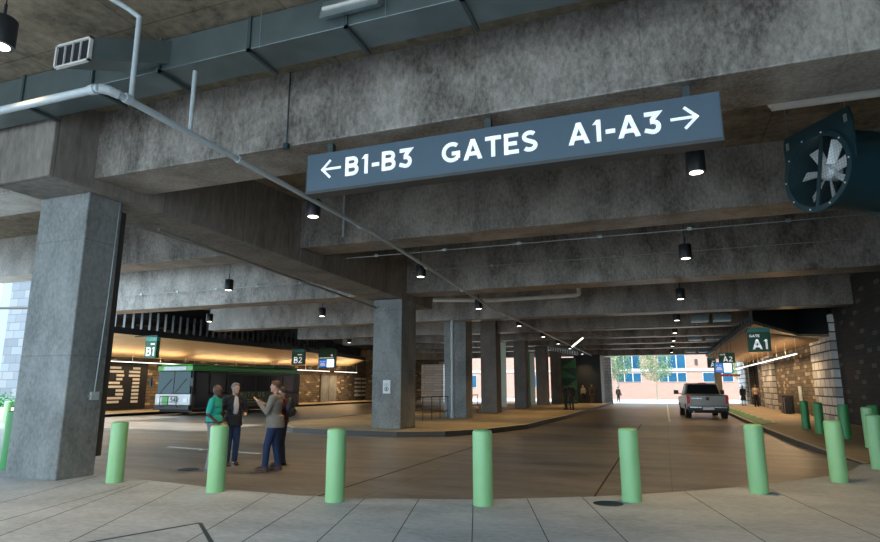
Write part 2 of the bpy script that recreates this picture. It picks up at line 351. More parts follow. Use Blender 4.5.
# island and sidewalks
isl = [(-5.35, 66), (-5.3, 53), (-5.3, 33.2), (-5.6, 25), (-6.4, 21.8), (-7.4, 20.1), (-8.8, 19.35), (-11.3, 19.5), (-13.3, 19.9), (-14.86, 21.3), (-15.7, 23.8), (-16.2, 30), (-16.4, 66)]
def raised(name, poly, z, kerb_pts, label, mat, kw=.16):
    b = MB(); b.prism(poly, -.02, z); o = structure(b.build(name, [mat]), label)
    return o
raised('floor_island', isl, .17, None, 'raised concrete island around the middle columns', M['walk'])
def kerb(name, pts, z, wd, label, zs=None, inward=1):
    b = MB(); L = []
    for i, p in enumerate(pts):
        a = Vector(pts[max(0, i-1)]); c = Vector(pts[min(len(pts)-1, i+1)]); d = (c-a).normalized(); n = Vector((-d.y, d.x))*inward
        L.append((Vector(p), Vector(p)+n*wd))
    for i in range(len(pts)-1):
        (p0, q0), (p1, q1) = L[i], L[i+1]; z0 = zs[i] if zs else z; z1 = zs[i+1] if zs else z
        b.cur = 0
        b.add([(p0.x, p0.y, -.02), (p1.x, p1.y, -.02), (p1.x, p1.y, z1), (p0.x, p0.y, z0)], [(0, 1, 2, 3)])
        b.add([(q0.x, q0.y, -.02), (q1.x, q1.y, -.02), (q1.x, q1.y, z1), (q0.x, q0.y, z0)], [(3, 2, 1, 0)])
        b.cur = 1
        b.add([(p0.x, p0.y, z0), (p1.x, p1.y, z1), (q1.x, q1.y, z1), (q0.x, q0.y, z0)], [(0, 1, 2, 3)])
    return tag(b.build(name, [M['kerb'], M['kerb_top']]), label, 'kerb')
kerb('kerb', [(-5.34, 64.6)]+isl[1:-1], .185, .15, 'curved dark kerb around the middle island of columns', inward=1)
ka = [(4.05, 16.35), (3.75, 17.6), (3.55, 20.5), (3.5, 26), (3.55, 34), (3.7, 45), (3.8, 66)]
kz = [.02, .10, .15, .15, .15, .15, .15]
b = MB()
for i in range(len(ka)-1):
    (x0, y0), (x1, y1) = ka[i], ka[i+1]; z0, z1 = kz[i]-.02, kz[i+1]-.02
    b.add([(x0, y0, z0), (7.5, y0, z0), (7.5, y1, z1), (x1, y1, z1)], [(0, 1, 2, 3)])
structure(b.build('floor_sidewalk', M['walk']), 'warm lit sidewalk along the right wall')
kerb('kerb', ka, .15, .15, 'dark kerb curving along the right sidewalk behind the pickup', zs=kz, inward=-1)
sb = MB(); sb.prism([(-36, 24), (-30.3, 24), (-30.3, 67), (-36, 67)], -.02, .15)
structure(sb.build('floor_bus_walk', M['walk']), 'sidewalk of the bus bays at the far left')
kerb('kerb', [(-30.3, 24), (-30.3, 66)], .165, .16, 'pale topped kerb along the bus bays at the far left', inward=1)
# tactile strip
ts = MB(); ts.prism([(3.75, 29), (4.5, 30.5), (4.6, 55), (3.95, 55)], .13, .142)
t_ = tag(ts.build('tactile_strip', M['tactile']), 'green painted strip with a row of white studs on the right sidewalk', 'paving strip')
for k in range(10):
    y = 31+k*2.4; s_ = MB(); s_.lathe([(.09, .142), (.07, .165)], (4.5, y, 0), 10); s_.build('stud', M['white_line'], t_)

# ------------------------------------------------------------------ roof
b = MB(); b.prism([(-27, -5), (9, -5), (9, 67), (-35.2, 67), (-35.2, 28.5), (-29.6, 28.5), (-29.6, 24.5), (-27, 24.5), (-27, 19.7), (-18, 19.7), (-18, 15.2), (-27, 15.2)], 7.2, 7.5)  # left bay notch added to let sky light onto the third beam
structure(b.build('ceiling', M['ceiling']), 'board marked concrete slab overhead')
# beams (front Y, back Y, bottom z, left X)
beams = [(8.1, 9.3, 5.80, -26, 'massive stained concrete crossbeam right above the long gates sign'),
         (14.5, 15.6, 5.74, -26, 'second concrete crossbeam, seen behind and below the gates sign'),
         (21.1, 22.2, 5.32, -27, 'third concrete crossbeam, resting on the middle column'),
         (28.5, 29.5, 5.06, -25.6, 'fourth concrete crossbeam, behind the white drain pipe'),
         (35.5, 36.4, 5.0, -24, 'fifth concrete crossbeam from the front, above the A1 gate sign'),
         (41.8, 42.6, 5.0, -24, 'sixth concrete crossbeam from the front, thin in the distance'),
         (47.6, 48.4, 4.98, -24, 'seventh concrete crossbeam from the front, third from the far opening'),
         (53.6, 54.4, 4.95, -24, 'eighth concrete crossbeam from the front, second from the far opening'),
         (63.5, 64.5, 4.85, -36, 'last concrete crossbeam, right over the bright far opening')]
for y0, y1, z, xl, lab in beams:
    b = MB(); b.box(xl, 7.6, y0, y1, z, 7.25)
    tag(b.build('concrete_beam', M['beam'], bevel=.02), lab, 'beam')
# girder from the near left column to the middle column (its end projects beyond the front beam)
b = MB()
xr = lambda y: -10.42+(y-8.1)*.0968
b.hexa([(-12.1, 7.24, 5.58), (xr(7.24), 7.24, 5.58), (xr(9.35), 9.35, 5.55), (-11.95, 9.35, 5.55), (-12.1, 7.24, 7.25), (xr(7.24), 7.24, 7.25), (xr(9.35), 9.35, 7.25), (-11.95, 9.35, 7.25)])
b.hexa([(-11.85, 9.35, 5.55), (xr(9.35), 9.35, 5.55), (-9.1, 23.4, 4.96), (-10.5, 23.4, 4.96), (-11.85, 9.35, 7.25), (xr(9.35), 9.35, 7.25), (-9.1, 23.4, 7.25), (-10.5, 23.4, 7.25)])
tag(b.build('concrete_girder', M['girder'], bevel=.02), 'long concrete girder running from the big left column back to the middle column', 'beam')

# columns
def column(poly, z0, z1, lab, mat='column'):
    b = MB(); b.prism(poly, z0, z1); return tag(b.build('concrete_column', M[mat], bevel=.025), lab, 'column')
col1 = column([(-11.98, 8.18), (-10.6, 8.18), (-10.6, 8.98), (-11.98, 8.98)], .005, 5.57, 'big pale concrete column at the left with a junction box on its side')
col2 = column([(-10.42, 20.5), (-9.22, 20.5), (-9.22, 21.9), (-10.42, 21.9)], .17, 5.03, 'middle concrete column carrying a small white notice')
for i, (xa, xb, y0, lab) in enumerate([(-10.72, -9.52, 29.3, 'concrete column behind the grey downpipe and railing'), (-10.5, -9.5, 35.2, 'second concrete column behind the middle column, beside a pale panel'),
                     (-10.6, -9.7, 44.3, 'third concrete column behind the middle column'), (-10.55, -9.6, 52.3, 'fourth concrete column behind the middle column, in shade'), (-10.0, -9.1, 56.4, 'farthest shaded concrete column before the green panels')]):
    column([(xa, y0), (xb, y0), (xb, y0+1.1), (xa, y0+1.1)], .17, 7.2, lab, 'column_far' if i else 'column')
# notice on the middle column
nt_ = empty('notice', (-9.80, 20.48, 1.46), 'small white no pedestrians notice fixed to the middle column', 'sign')
MB().box(-.15, .15, -.012, .012, 0, .5).build('plate', M['white_ptext'], nt_)
r_ = MB()
for k in range(24):
    a0, a1 = 2*PI*k/24, 2*PI*(k+1)/24
    r_.cone((.08*math.cos(a0), -.016, .17+.08*math.sin(a0)), (.08*math.cos(a1), -.016, .17+.08*math.sin(a1)), .008, .008, 5)
r_.ball((0, -.016, .215), (.016, .006, .016), 8, 6); r_.cone((0, -.016, .20), (0, -.016, .15), .016, .012, 6)
r_.cone((0, -.016, .155), (-.03, -.016, .10), .009, .007, 6); r_.cone((0, -.016, .155), (.03, -.016, .10), .009, .007, 6); r_.cone((-.04, -.016, .165), (.035, -.016, .18), .007, .007, 6)
r_.cone((-.055, -.016, .225), (.055, -.016, .115), .006, .006, 5)
r_.build('pictogram', M['notice_ink'], nt_)
MB().box(-.09, .09, -.018, -.012, .33, .35).box(-.09, .09, -.018, -.012, .29, .31).box(-.07, .07, -.018, -.012, .37, .385).build('caption', M['pipe'], nt_)
# conduit + box on the near column, dark cover on its back
cd = empty('junction_box', (-10.58, 8.75, 1.45), 'grey junction box with a thin conduit rising up the side of the big left column', 'electrical box')
MB().box(0, .06, -.09, .09, 0, .16).build('box', M['pipe'], cd, bevel=.008)
MB().tube([(.025, 0, .16), (.025, .08, 2.1), (.025, .12, 4.12)], .013, 8).build('conduit', M['galv'], cd, smooth=True)
MB().tube([(.025, -.13, .08), (.025, -.09, .08)], .02, 8).build('stub', M['galv'], cd)
b = MB(); b.box(-10.95, -10.70, 8.99, 9.18, .35, 5.4)
tag(b.build('downspout_cover', M['kerb'], bevel=.01), 'dark tall square cover against the back of the big left column', 'cover')

# ------------------------------------------------------------------ walls
def wallseg(name, y0, y1, mat, z1=7.2, x=7.5, t=.5):
    b = MB(); b.box(x, x+t, y0, y1, 0, z1); return structure(b.build(name, M[mat]))
wallseg('wall_right', -5, 31.7, 'charcoal_brick'); wallseg('wall_right', 31.7, 57, 'brown_brick'); wallseg('wall_right', 63, 67, 'brown_brick')
wallseg('wall_right', 57, 63, 'navy', x=8.0)
for y0, y1, lab in [(31.8, 36.0, 'white split block pier nearest the camera on the right wall'), (48.8, 53.2, 'second white split block pier along the right wall, before the dark doorway'), (64.0, 70, 'far white split block pier behind the woman in black')]:
    b = MB()
    z = 0
    k = 0
    while z < 4.9:
        h = .42; b.box(7.28-(.03 if k % 2 else 0), 7.5, y0, y1, z+.02, min(5, z+h)-.02); b.box(7.34, 7.5, y0+.03, y1-.03, z, z+.42); z += h; k += 1
    tag(b.build('block_pier', M['white_block']), lab, 'pier')
d1 = empty('doorway', (7.98, 57, .13), 'dark glazed doorway in the right wall behind the man in the pale shirt', 'doorway')
MB().box(-.1, 0, 0, .15, 0, 4.2).box(-.1, 0, 5.85, 6, 0, 4.2).box(-.1, 0, 0, 6, 4.05, 4.2).box(-.08, -.02, 2.95, 3.05, 0, 4.1).build('frame', M['black'], d1)
MB().box(-.05, -.02, .15, 5.85, 0, 4.05).build('pane', M['darkglass'], d1)
# left bus bay wall, rear bay walls
b = MB(); b.box(-35, -34.5, 24.5, 67, 0, 7.2); structure(b.build('wall_left', M['brown_brick']))
b = MB(); b.box(-34.5, -24.0, 66, 66.5, 0, 4.4); b.box(-35, -23.9, 66, 66.6, 4.4, 7.2); structure(b.build('wall_back', M['brown_brickX']))
b = MB(); b.box(-26.8, -24.0, 65.4, 65.98, .0, 4.3); tag(b.build('block_pier', M['white_pillar']), 'white block wall piece behind the railing, left of the grey downpipe', 'pier')
# dark stair core and its green triangle panels, white end pillar
b = MB(); b.box(-8.3, -5.75, 60, 64, .17, 4.8); core = tag(b.build('stair_core', M['navy']), 'black walled stair core left of the bright far opening', 'stair core')
b = MB(); b.box(-6.25, -5.14, 64.8, 65.8, 0, 4.82); tag(b.build('block_pillar', M['white_pillar']), 'bright white block pillar at the left edge of the far opening', 'pillar')
gp = empty('patterned_screen', (-9.35, 57.9, .17), 'tall screen of dark and light green triangles beside the black stair core', 'screen')
MB().box(0, 1.55, 0, .1, 0, 4.3).build('panel', M['green_dark'], gp)
tb = MB()
for z, fl in [(.2, 0), (1.3, 1), (2.4, 0), (3.3, 1)]:
    pts = [(0, z), (1.55, z), (1.55 if fl else 0, z+.9)]
    tb.prism_axis(pts, -.02, 0, 'Y')
tb.build('triangles', M['green_panel'], gp)
for i, (x0, x1, y, z1, lab) in enumerate([(-10.3, -9.62, 38.0, 4.6, 'tall pale panel with a green edge behind the second rear column'), (-10.15, -9.62, 47.2, 4.4, 'pale panel with a green edge behind the third rear column'), (-10.35, -9.95, 55.0, 4.3, 'slim pale panel between the last two rear columns')]):
    e = empty('wind_panel', (x0, y, .17), lab, 'panel'); wd = x1-x0
    MB().box(0, wd*.3, 0, .12, 0, z1-.17).build('edge', M['green_panel'], e); MB().box(wd*.3, wd, .02, .1, .3, z1-.17).build('pane', M['pale_panel'], e)
# railing on the island
rl = empty('railing', (-10.6, 24.95, .17), 'thin dark steel railing on the island behind the middle column', 'railing')
pts = [(0, 0), (.06, 1.9), (.14, 3.0), (.9, 3.2)]
posts = [(0, 0), (.05, 1.3), (.1, 2.6), (.3, 3.9)]
posts = [(0.0, 0.0), (.05, 1.0), (.1, 2.0), (.15, 3.0), (.2, 4.0)]
for p in posts: MB().cone((p[0], p[1], 0), (p[0], p[1], 1.07), .022, .022, 8).build('post', M['black'], rl)
MB().tube([(0, 0, 1.07), (.2, 4.0, 1.07)], .026, 8).build('top_rail', M['black'], rl); MB().tube([(0, 0, .35), (.2, 4.0, .35)], .015, 8).build('bottom_rail', M['black'], rl)
rl = empty('railing', (-10.7, 30.6, .17), 'thin dark steel railing between the first two columns behind the middle column', 'railing')
for k in range(5): MB().cone((.1, k*1.05, 0), (.1, k*1.05, 1.07), .022, .022, 8).build('post', M['black'], rl)
MB().tube([(.1, 0, 1.07), (.1, 4.2, 1.07)], .026, 8).build('top_rail', M['black'], rl); MB().tube([(.1, 0, .35), (.1, 4.2, .35)], .015, 8).build('bottom_rail', M['black'], rl)

# ------------------------------------------------------------------ canopies
cr = empty('canopy', (0, 0, 0), 'angled canopy with a glowing timber soffit over the right sidewalk', 'canopy')
def cz(x): return 4.56+(x-3.9)*(4.02-4.56)/(7.22-3.9)      # the soffit falls towards the wall
pa = [(3.9, 29.7), (6.3, 33.2), (7.22, 31.8), (7.22, 61.5), (3.9, 61.5)]
so = MB(); n = len(pa)
so.add([(x, y, cz(x)) for x, y in pa]+[(x, y, cz(x)+.08) for x, y in pa], [(4, 3, 2, 1, 0), (5, 6, 7, 8, 9)]+[(i, (i+1) % n, n+(i+1) % n, n+i) for i in range(n)])
so.build('soffit', M['soffit'], cr)
for k in range(46):
    y = 33.6+k*.62
    MB().hexa([(3.95, y, cz(3.95)-.11), (7.2, y, cz(7.2)-.11), (7.2, y+.13, cz(7.2)-.11), (3.95, y+.13, cz(3.95)-.11), (3.95, y, cz(3.95)), (7.2, y, cz(7.2)), (7.2, y+.13, cz(7.2)), (3.95, y+.13, cz(3.95))]).build('slat', M['slat_wood'], cr)
fa = MB()
for i in (0, 1):
    (x0, y0), (x1, y1) = pa[i], pa[i+1]; d = Vector((x1-x0, y1-y0)).normalized(); n_ = Vector((-d.y, d.x))*.12
    fa.hexa([(x0, y0, cz(x0)-.03), (x1, y1, cz(x1)-.03), (x1+n_.x, y1+n_.y, cz(x1)-.03), (x0+n_.x, y0+n_.y, cz(x0)-.03), (x0, y0, 5.5), (x1, y1, 5.5), (x1+n_.x, y1+n_.y, 5.5), (x0+n_.x, y0+n_.y, 5.5)])
fa.box(3.82, 3.96, 29.8, 61.5, 4.5, 4.72)
fa.build('fascia', M['navy'], cr)
for k in range(24):
    y = 30.4+k*1.25; MB().box(3.84, 3.93, y, y+.05, 4.72, 4.95).build('fin', M['louver'], cr)
# left canopy over the bus bays
cl = empty('canopy', (-29.5, 24.5, 0), 'long black canopy with bright sloping soffit above the parked bus', 'canopy')
path = [(0, 0), (0, 21), (-4.2, 41.4)]
so = MB(); so.hexa([(0, 0, 4.82), (0, 21, 4.82), (-4.6, 21, 3.7), (-4.95, 0, 3.7), (0, 0, 4.9), (0, 21, 4.9), (-4.6, 21, 3.8), (-4.95, 0, 3.8)])
so.hexa([(0, 21, 4.82), (-3, 37.5, 4.82), (-4.95, 37.5, 4.1), (-4.6, 21, 3.7), (0, 21, 4.9), (-3, 37.5, 4.9), (-4.95, 37.5, 4.2), (-4.6, 21, 3.8)])
so.build('soffit', M['soffit'], cl)
fa = MB(); fa.box(-.05, .12, -.05, 21, 4.75, 5.12); fa.hexa([(-.05, 21, 4.75), (.12, 21, 4.75), (-2.9, 37.5, 4.75), (-3.05, 37.5, 4.75), (-.05, 21, 5.12), (.12, 21, 5.12), (-2.9, 37.5, 5.12), (-3.05, 37.5, 5.12)])
fa.box(-4.9, 0, -.05, .08, 4.75, 5.12)
fa.build('fascia', M['navy'], cl)
fb = MB(); fb.box(-4.6, -1.2, .3, 38, 6.0, 7.15); fb.build('void_shade_box', M['navy'], cl)  # black box standing in for the shaded void behind the fins
for k in range(58):
    y = .2+k*.62; x = 0 if y < 21 else -(y-21)*.182
    MB().box(x-.12, x+.05, y, y+.05, 5.12, 6.25).build('fin', M['louver'], cl)
# linear lamps
def linear_lamp(loc, length, lab, z_sus, axis='Y', power=90, grp='linear lamps along the right wall'):
    e = empty('linear_lamp', loc, lab, 'lamp', grp)
    MB().box(-.05, .05, 0, length, .04, .10).build('housing', M['galv'], e)
    MB().box(-.045, .045, .03, length-.03, .0, .04).build('diffuser', M['tube_lamp'], e)
    n = max(2, int(length/2.2))
    for k in range(n+1): MB().cone((0, .05+(length-.1)*k/n, .10), (0, .05+(length-.1)*k/n, z_sus-loc[2]), .012, .012, 6).build('hanger', M['pipe_white'], e)
    for up in (0, 1):
        ld = bpy.data.lights.new('lamp_light', 'AREA'); ld.shape = 'RECTANGLE'; ld.size = .09; ld.size_y = length*.95; ld.energy = power*(.5 if up else 1.0); ld.color = (1, .68, .36)
        lo = bpy.data.objects.new('lamp_light', ld); C.objects.link(lo); lo.parent = e; lo.location = (0, length/2, .14 if up else -.03); lo.rotation_euler = (PI if up else 0, 0, 0)
    return e
linear_lamp((6.25, 34.0, 3.3), 8.3, 'bright linear lamp hung along the right wall, nearest one', 4.16, power=115)
linear_lamp((6.25, 42.6, 3.3), 9, 'bright linear lamp along the right wall, second from the camera', 4.16, power=115)
linear_lamp((6.25, 52.5, 3.3), 8.5, 'bright linear lamp along the right wall, farthest one', 4.16, power=115)
for y, l, lab in [(25.2, 9.5, 'thin linear lamp left of and above the parked bus'), (35.5, 9.5, 'thin linear lamp hung behind the bus roof'), (46, 9, 'thin linear lamp right of the bus below the screen sign'), (56, 5, 'farthest thin linear lamp of the bus bays')]:
    linear_lamp((-33.0, y, 3.3), l, lab, 4.02 if y < 50 else 4.45, power=130, grp='linear lamps of the bus bays')

# ------------------------------------------------------------------ gates sign
sg = empty('gates_sign', (-5.5, 8.2, 4.96), 'long slate blue overhead sign reading B1-B3 GATES A1-A3 with arrows', 'sign')
MB().box(0, 6.45, 0, .22, 0, .66).build('panel', M['sign'], sg, bevel=.006)
MB().box(-.012, 6.462, -.012, .24, -.05, .0).box(-.012, .0, -.004, .23, 0, .66).box(6.45, 6.462, -.004, .23, 0, .66).build('casing', M['sign_edge'], sg)
def arrow(x, z, s_, dirn, parent):
    a = MB(); t = .042
    def bar(p, q):
        p = Vector(p); q = Vector(q); d = (q-p).normalized(); n = Vector((-d.y, d.x))*t/2
        a.add([(c.x, yy, c.y) for yy in (-.006, 0) for c in (p-n, q-n, q+n, p+n)], [(0, 1, 2, 3), (7, 6, 5, 4), (0, 4, 5, 1), (1, 5, 6, 2), (2, 6, 7, 3), (3, 7, 4, 0)])
    bar((x-s_, z), (x+s_, z)); tip = x+dirn*s_
    bar((tip+dirn*.02, z-.012), (tip-dirn*.15, z+.155)); bar((tip+dirn*.02, z+.012), (tip-dirn*.15, z-.155))
    return a.build('arrow', M['letter'], parent)
arrow(.485, .36, .175, -1, sg); arrow(5.985, .345, .165, 1, sg)
glyphs('lettering', 'B1-B3', .33, M['letter'], sg, (.75, -.003, .185), fit=1.21)
glyphs('lettering', 'GATES', .33, M['letter'], sg, (2.47, -.003, .17), fit=1.51)
glyphs('lettering', 'A1-A3', .33, M['letter'], sg, (4.43, -.003, .175), fit=1.27)
for x in (.4, 3.2, 6.05): MB().box(x-.05, x+.05, .06, .16, .66, .85).build('bracket', M['bracket'], sg)

# hanging gate signs
def gate_sign(loc, wd, ht, main, lab, cap=True, small='GATE', hang=.25, arm=None):
    e = empty('gate_sign', loc, lab, 'sign', 'green hanging gate signs')
    MB().box(0, wd, 0, .28, 0, ht).build('box', M['green_sign'], e, bevel=.01)
    if cap: MB().box(0, wd, -.01, .28, ht*.99, ht*1.22).build('cap', M['sign_cap'], e)
    sz = ht*.62
    sz = ht*.50; fw_ = min(wd*.84, sum(GL[c][0] for c in main)*sz+.1*sz*(len(main)-1))
    glyphs('lettering', main, sz, M['letter'], e, ((wd-fw_)*.62, -.004, ht*.12), fit=fw_ if len(main) > 1 else None)
    if small: glyphs('caption', small, ht*.13, M['letter'], e, (wd*.08, -.004, ht*.74))
    else: MB().box(wd*.5, wd*.85, -.012, 0, ht*.76, ht*.84).build('caption_line', M['letter'], e)
    for x in (wd*.2, wd*.8): MB().cone((x, .14, ht*(1.22 if cap else 1)), (x, .14, ht*(1.22 if cap else 1)+hang), .015, .015, 6).build('hanger', M['bracket'], e)
    if arm: t_ = ht*(1.22 if cap else 1)+hang; MB().box(arm[0], arm[1], .10, .18, t_, t_+.06).build('support_arm', M['bracket'], e)
    return e
gate_sign((3.66, 30.0, 3.26), .92, .88, 'A1', 'green hanging sign reading GATE A1 at the near tip of the right canopy', hang=.15)
gate_sign((3.2, 40.0, 3.14), .90, .62, 'A2', 'green hanging sign reading A2 above the blue and white screen', hang=.74, cap=False, arm=(.15, .85))
gate_sign((3.18, 50, 3.15), .62, .62, 'A', 'smallest green hanging sign, reading A, behind the A2 sign', hang=.55, small=None, arm=(.1, .8))
gate_sign((-28.55, 26.7, 3.38), .85, 1.0, 'B1', 'green hanging sign reading B1 left of the bus', hang=.04, small=None, arm=(-1.0, .75))
gate_sign((-28.3, 41.2, 3.48), 1.15, 1.0, 'B2', 'green hanging sign reading B2 above the rear of the bus', hang=.02, small=None, arm=(-1.25, 1.0))
def screen_sign(loc, wd, ht, lab, hang, f=1.0, arm=None):
    e = empty('information_screen', loc, lab, 'screen', 'hanging information screens')
    MB().box(0, wd, 0, .25, 0, ht).build('box', M['green_sign'], e)
    MB().box(wd*.06, wd*.48, -.02, 0, ht*.05, ht*.46*f).build('blue_panel', M['screen_blue'], e)
    bus = MB(); bus.box(wd*.12, wd*.42, -.03, -.02, ht*.13*f, ht*.22*f); bus.box(wd*.16, wd*.38, -.03, -.02, ht*.22*f, ht*.28*f); bus.box(wd*.12, wd*.22, -.03, -.02, ht*.33*f, ht*.36*f); bus.box(wd*.28, wd*.42, -.03, -.02, ht*.33*f, ht*.36*f)
    bus.build('bus_symbol', M['letter'], e)
    MB().box(wd*.52, wd*.94, -.02, 0, ht*.05, ht*.46*f).build('white_panel', M['screen_white'], e)
    if f == 1.0:
        MB().box(wd*.06, wd*.9, -.02, 0, ht*.52, ht*.57).build('caption_line', M['letter'], e)
        MB().cone((wd*.8, -.02, ht*.68), (wd*.8, 0, ht*.68), ht*.06, ht*.06, 14).build('round_mark', M['letter'], e)
    for x in (wd*.2, wd*.8): MB().cone((x, .12, ht), (x, .12, ht+hang), .015, .015, 6).build('hanger', M['bracket'], e)
    if arm: MB().box(arm[0], arm[1], .08, .16, ht+hang, ht+hang+.06).build('support_arm', M['bracket'], e)
screen_sign((-28.9, 46.2, 3.35), 1.7, 1.65, 'hanging screen with blue and white panels right of the B2 sign', .05, arm=(-2.2, 1.5))
screen_sign((2.75, 38.0, 2.50), .98, .60, 'hanging screen with blue and white panels just left below the A2 sign', 1.45, 2.0, arm=(.1, 1.3))

# big B1 wall graphic: louvred stripes that form the characters
wg = empty('wall_graphic', (-34.44, 29.3, .45), 'huge striped B1 supergraphic on the dark wall left of the bus', 'wall graphic')
MB().box(0, .06, -3.2, 3.3, -.2, 2.9).build('backing', M['navy'], wg)
# rows of the glyphs B and 1, drawn as horizontal bars
rowsB = [(0, 1.35), (0, 1.55), (0, .45, 1.1, 1.6), (0, .45, 1.1, 1.5), (0, 1.35), (0, 1.55), (0, .45, 1.15, 1.65), (0, .45, 1.15, 1.65), (0, 1.6), (0, 1.4)]
rows1 = [(.5, 1.1), (.2, 1.1), (.2, 1.1)]+[(.55, 1.1)]*7
gb = MB(); g1 = MB()
for k in range(10):
    z = 2.45-k*.25
    r = rowsB[k]
    for a in range(0, len(r), 2): gb.box(.06, .11, -.55+r[a]*1.15, -.55+r[a+1]*1.15, z, z+.15)
    r = rows1[k]; g1.box(.06, .11, 1.5+r[0], 1.5+r[1], z, z+.15)
gb.build('letter', M['letter'] if False else M['pipe_white'], wg); g1.build('numeral', M['pipe_white'], wg)

w3 = empty('wall_graphic', (-34.44, 63.2, .45), 'smaller striped white supergraphic far back on the bay wall beside the middle column', 'wall graphic')
gb = MB()
for k in range(5): gb.box(0, .08, 0, 1.5, .2+k*.48, .42+k*.48)
gb.build('letter', M['pipe_white'], w3); gb = MB()
for k in range(5): gb.box(0, .08, 1.8, 2.7, .2+k*.48, .42+k*.48)
gb.build('numeral', M['pipe_white'], w3)
dd = empty('bay_door', (-34.5, 55.6, .15), 'grey double door in the brown wall right of the hanging screen', 'door')
MB().box(0, .08, 0, 3.4, 0, 2.9).build('frame', M['kerb'], dd); MB().box(.06, .12, .1, 1.66, 0, 2.8).build('leaf', M['pale_panel'] if False else M['column'], dd); MB().box(.06, .12, 1.74, 3.3, 0, 2.8).build('leaf', M['column'], dd)

# ------------------------------------------------------------------ ducts, pipes
dc = empty('air_duct', (-14.5, 6.5, 6.65), 'long galvanised air duct hung in front of the front beam', 'duct')
MB().box(0, 15.8, 0, .60, 0, .52).build('trunk', M['galv_dark'], dc, bevel=.008)
for x in (4.1, 5.8, 7.28, 9.0, 10.65, 12.35):
    MB().box(x, x+.05, -.03, .70, -.05, .0).box(x, x+.05, -.03, .0, -.05, .53).build('strap', M['bracket'], dc)
for x in (5.85, 7.3, 9.25, 11.3): MB().cone((x, -.05, -.05), (x, -.05, .54), .006, .006, 5).build('rod', M['galv'], dc)
gr = empty('supply_grille', (-8.2, 5.5, 6.23), 'rectangular air outlet box with a four slot grille sticking out of the duct', 'vent')
MB().hexa([(.1, .0, .1), (.75, .0, .1), (1.2, 1.0, .5), (.45, 1.0, .5), (.1, .0, .46), (.75, .0, .46), (1.2, 1.0, .9), (.45, 1.0, .9)]).build('neck', M['galv_dark'], gr)
MB().box(.07, .78, -.05, .0, .07, .10).box(.07, .78, -.05, .0, .42, .45).box(.07, .10, -.05, 0, .07, .45).box(.75, .78, -.05, 0, .07, .45).build('flange', M['pipe_white'], gr)
MB().box(.10, .75, -.02, .0, .1, .42).build('opening', M['navy'], gr)
for k in range(3): MB().box(.257+k*.157, .267+k*.157, -.045, -.02, .1, .42).build('vane', M['pipe_white'], gr)
g2 = empty('duct_hatch', (-4.15, 6.3, 6.72), 'pale sloped outlet hatch on the face of the duct above the sign', 'vent')
MB().hexa([(0, 0, 0), (.9, 0, 0), (.9, .2, .1), (0, .2, .1), (0, .08, .3), (.9, .08, .3), (.9, .2, .35), (0, .2, .35)]).build('hood', M['galv'], g2)
MB().box(.04, .86, .0, .03, .12, .16).build('flap', M['pipe_white'], g2)
tag(MB().box(-4.55, -3.75, 5.75, 5.8, 6.85, 7.0).box(-4.5, -4.45, 5.75, 5.8, 7.0, 7.2).box(-3.85, -3.8, 5.75, 5.8, 7.0, 7.2).build('ceiling_plate', M['pipe_white']), 'small white plate at the very top edge above the duct hatch', 'plate')

def coupling(mb, p, d, r):
    p = Vector(p); d = Vector(d).normalized()*.05; mb.cone(p-d, p+d, r, r, 12)
pp = empty('sprinkler_main', (0, 0, 0), 'grey sprinkler main with an elbow, running from the left edge diagonally back under the beams', 'pipe')
el = [(-6.75, 5.16, 5.58), (-6.67, 5.25, 5.58), (-6.63, 5.36, 5.57)]
MB().tube([(-13.5, 5.14, 5.62), (-6.75, 5.16, 5.58)], .055, 14).build('branch', M['pipe'], pp, smooth=True)
MB().tube(el, .065, 14).build('elbow', M['pipe'], pp, smooth=True)
MB().tube([(-6.63, 5.36, 5.57), (-6.6, 13, 5.5), (-6.55, 24, 4.93), (-6.5, 59.5, 4.72)], .05, 14).build('main', M['pipe'], pp, smooth=True)
for y, z in [(5.5, 5.57), (7.8, 5.55), (12.2, 5.51), (16.5, 5.32), (20, 5.13), (26, 4.93)]:
    cb = MB(); coupling(cb, (-6.62, y, z), (0, 1, 0), .068); cb.build('coupling', M['pipe'], pp, smooth=True)
cb = MB(); coupling(cb, (-6.85, 5.16, 5.58), (1, 0, 0), .07); cb.build('coupling', M['pipe'], pp, smooth=True)
MB().tube([(-6.62, 5.55, 5.6), (-6.63, 5.55, 6.85), (-6.72, 5.45, 6.93), (-7.1, 4.9, 7.15)], .035, 12).build('riser', M['pipe'], pp, smooth=True)
MB().tube([(-6.62, 6.65, 5.56), (-6.62, 6.65, 6.6)], .035, 12).build('hanger_pipe', M['pipe'], pp, smooth=True)
tag(MB().tube([(-10.2, 9.6, 5.1), (-10.35, 21, 4.72)], .035, 10).build('conduit', M['pipe_dark'], smooth=True), 'thin dark conduit strung along the left side under the long girder', 'pipe')
wp = empty('drain_pipe', (0, 0, 0), 'off white horizontal drain pipe with elbow behind the third beam', 'pipe')
MB().tube([(-10.55, 27.3, 5.98), (-7.5, 27.3, 5.80), (-3.55, 27.3, 5.84), (-3.4, 27.3, 5.9), (-3.4, 27.3, 6.3)], .10, 12).build('run', M['pipe_white'], wp, smooth=True)
dp = empty('downpipe', (-10.02, 28.6, .17), 'grey vertical downpipe in front of the column behind the railing', 'pipe')
MB().tube([(0, 0, 0), (0, 0, 5.9)], .09, 12).build('pipe', M['pipe'], dp, smooth=True)
q = MB()
for z in (.1, 1.5, 3.0, 4.4): q.cone((0, 0, z), (0, 0, z+.12), .115, .115, 12)
q.build('collars', M['pipe'], dp, smooth=True)
tag(MB().tube([(1.9, 10.0, 6.17), (1.98, 10.0, 6.17), (7.4, 10.0, 6.12)], .16, 16).build('large_pipe', M['pipe_white'], smooth=True), 'thick off white pipe just behind the front beam at top right', 'pipe')
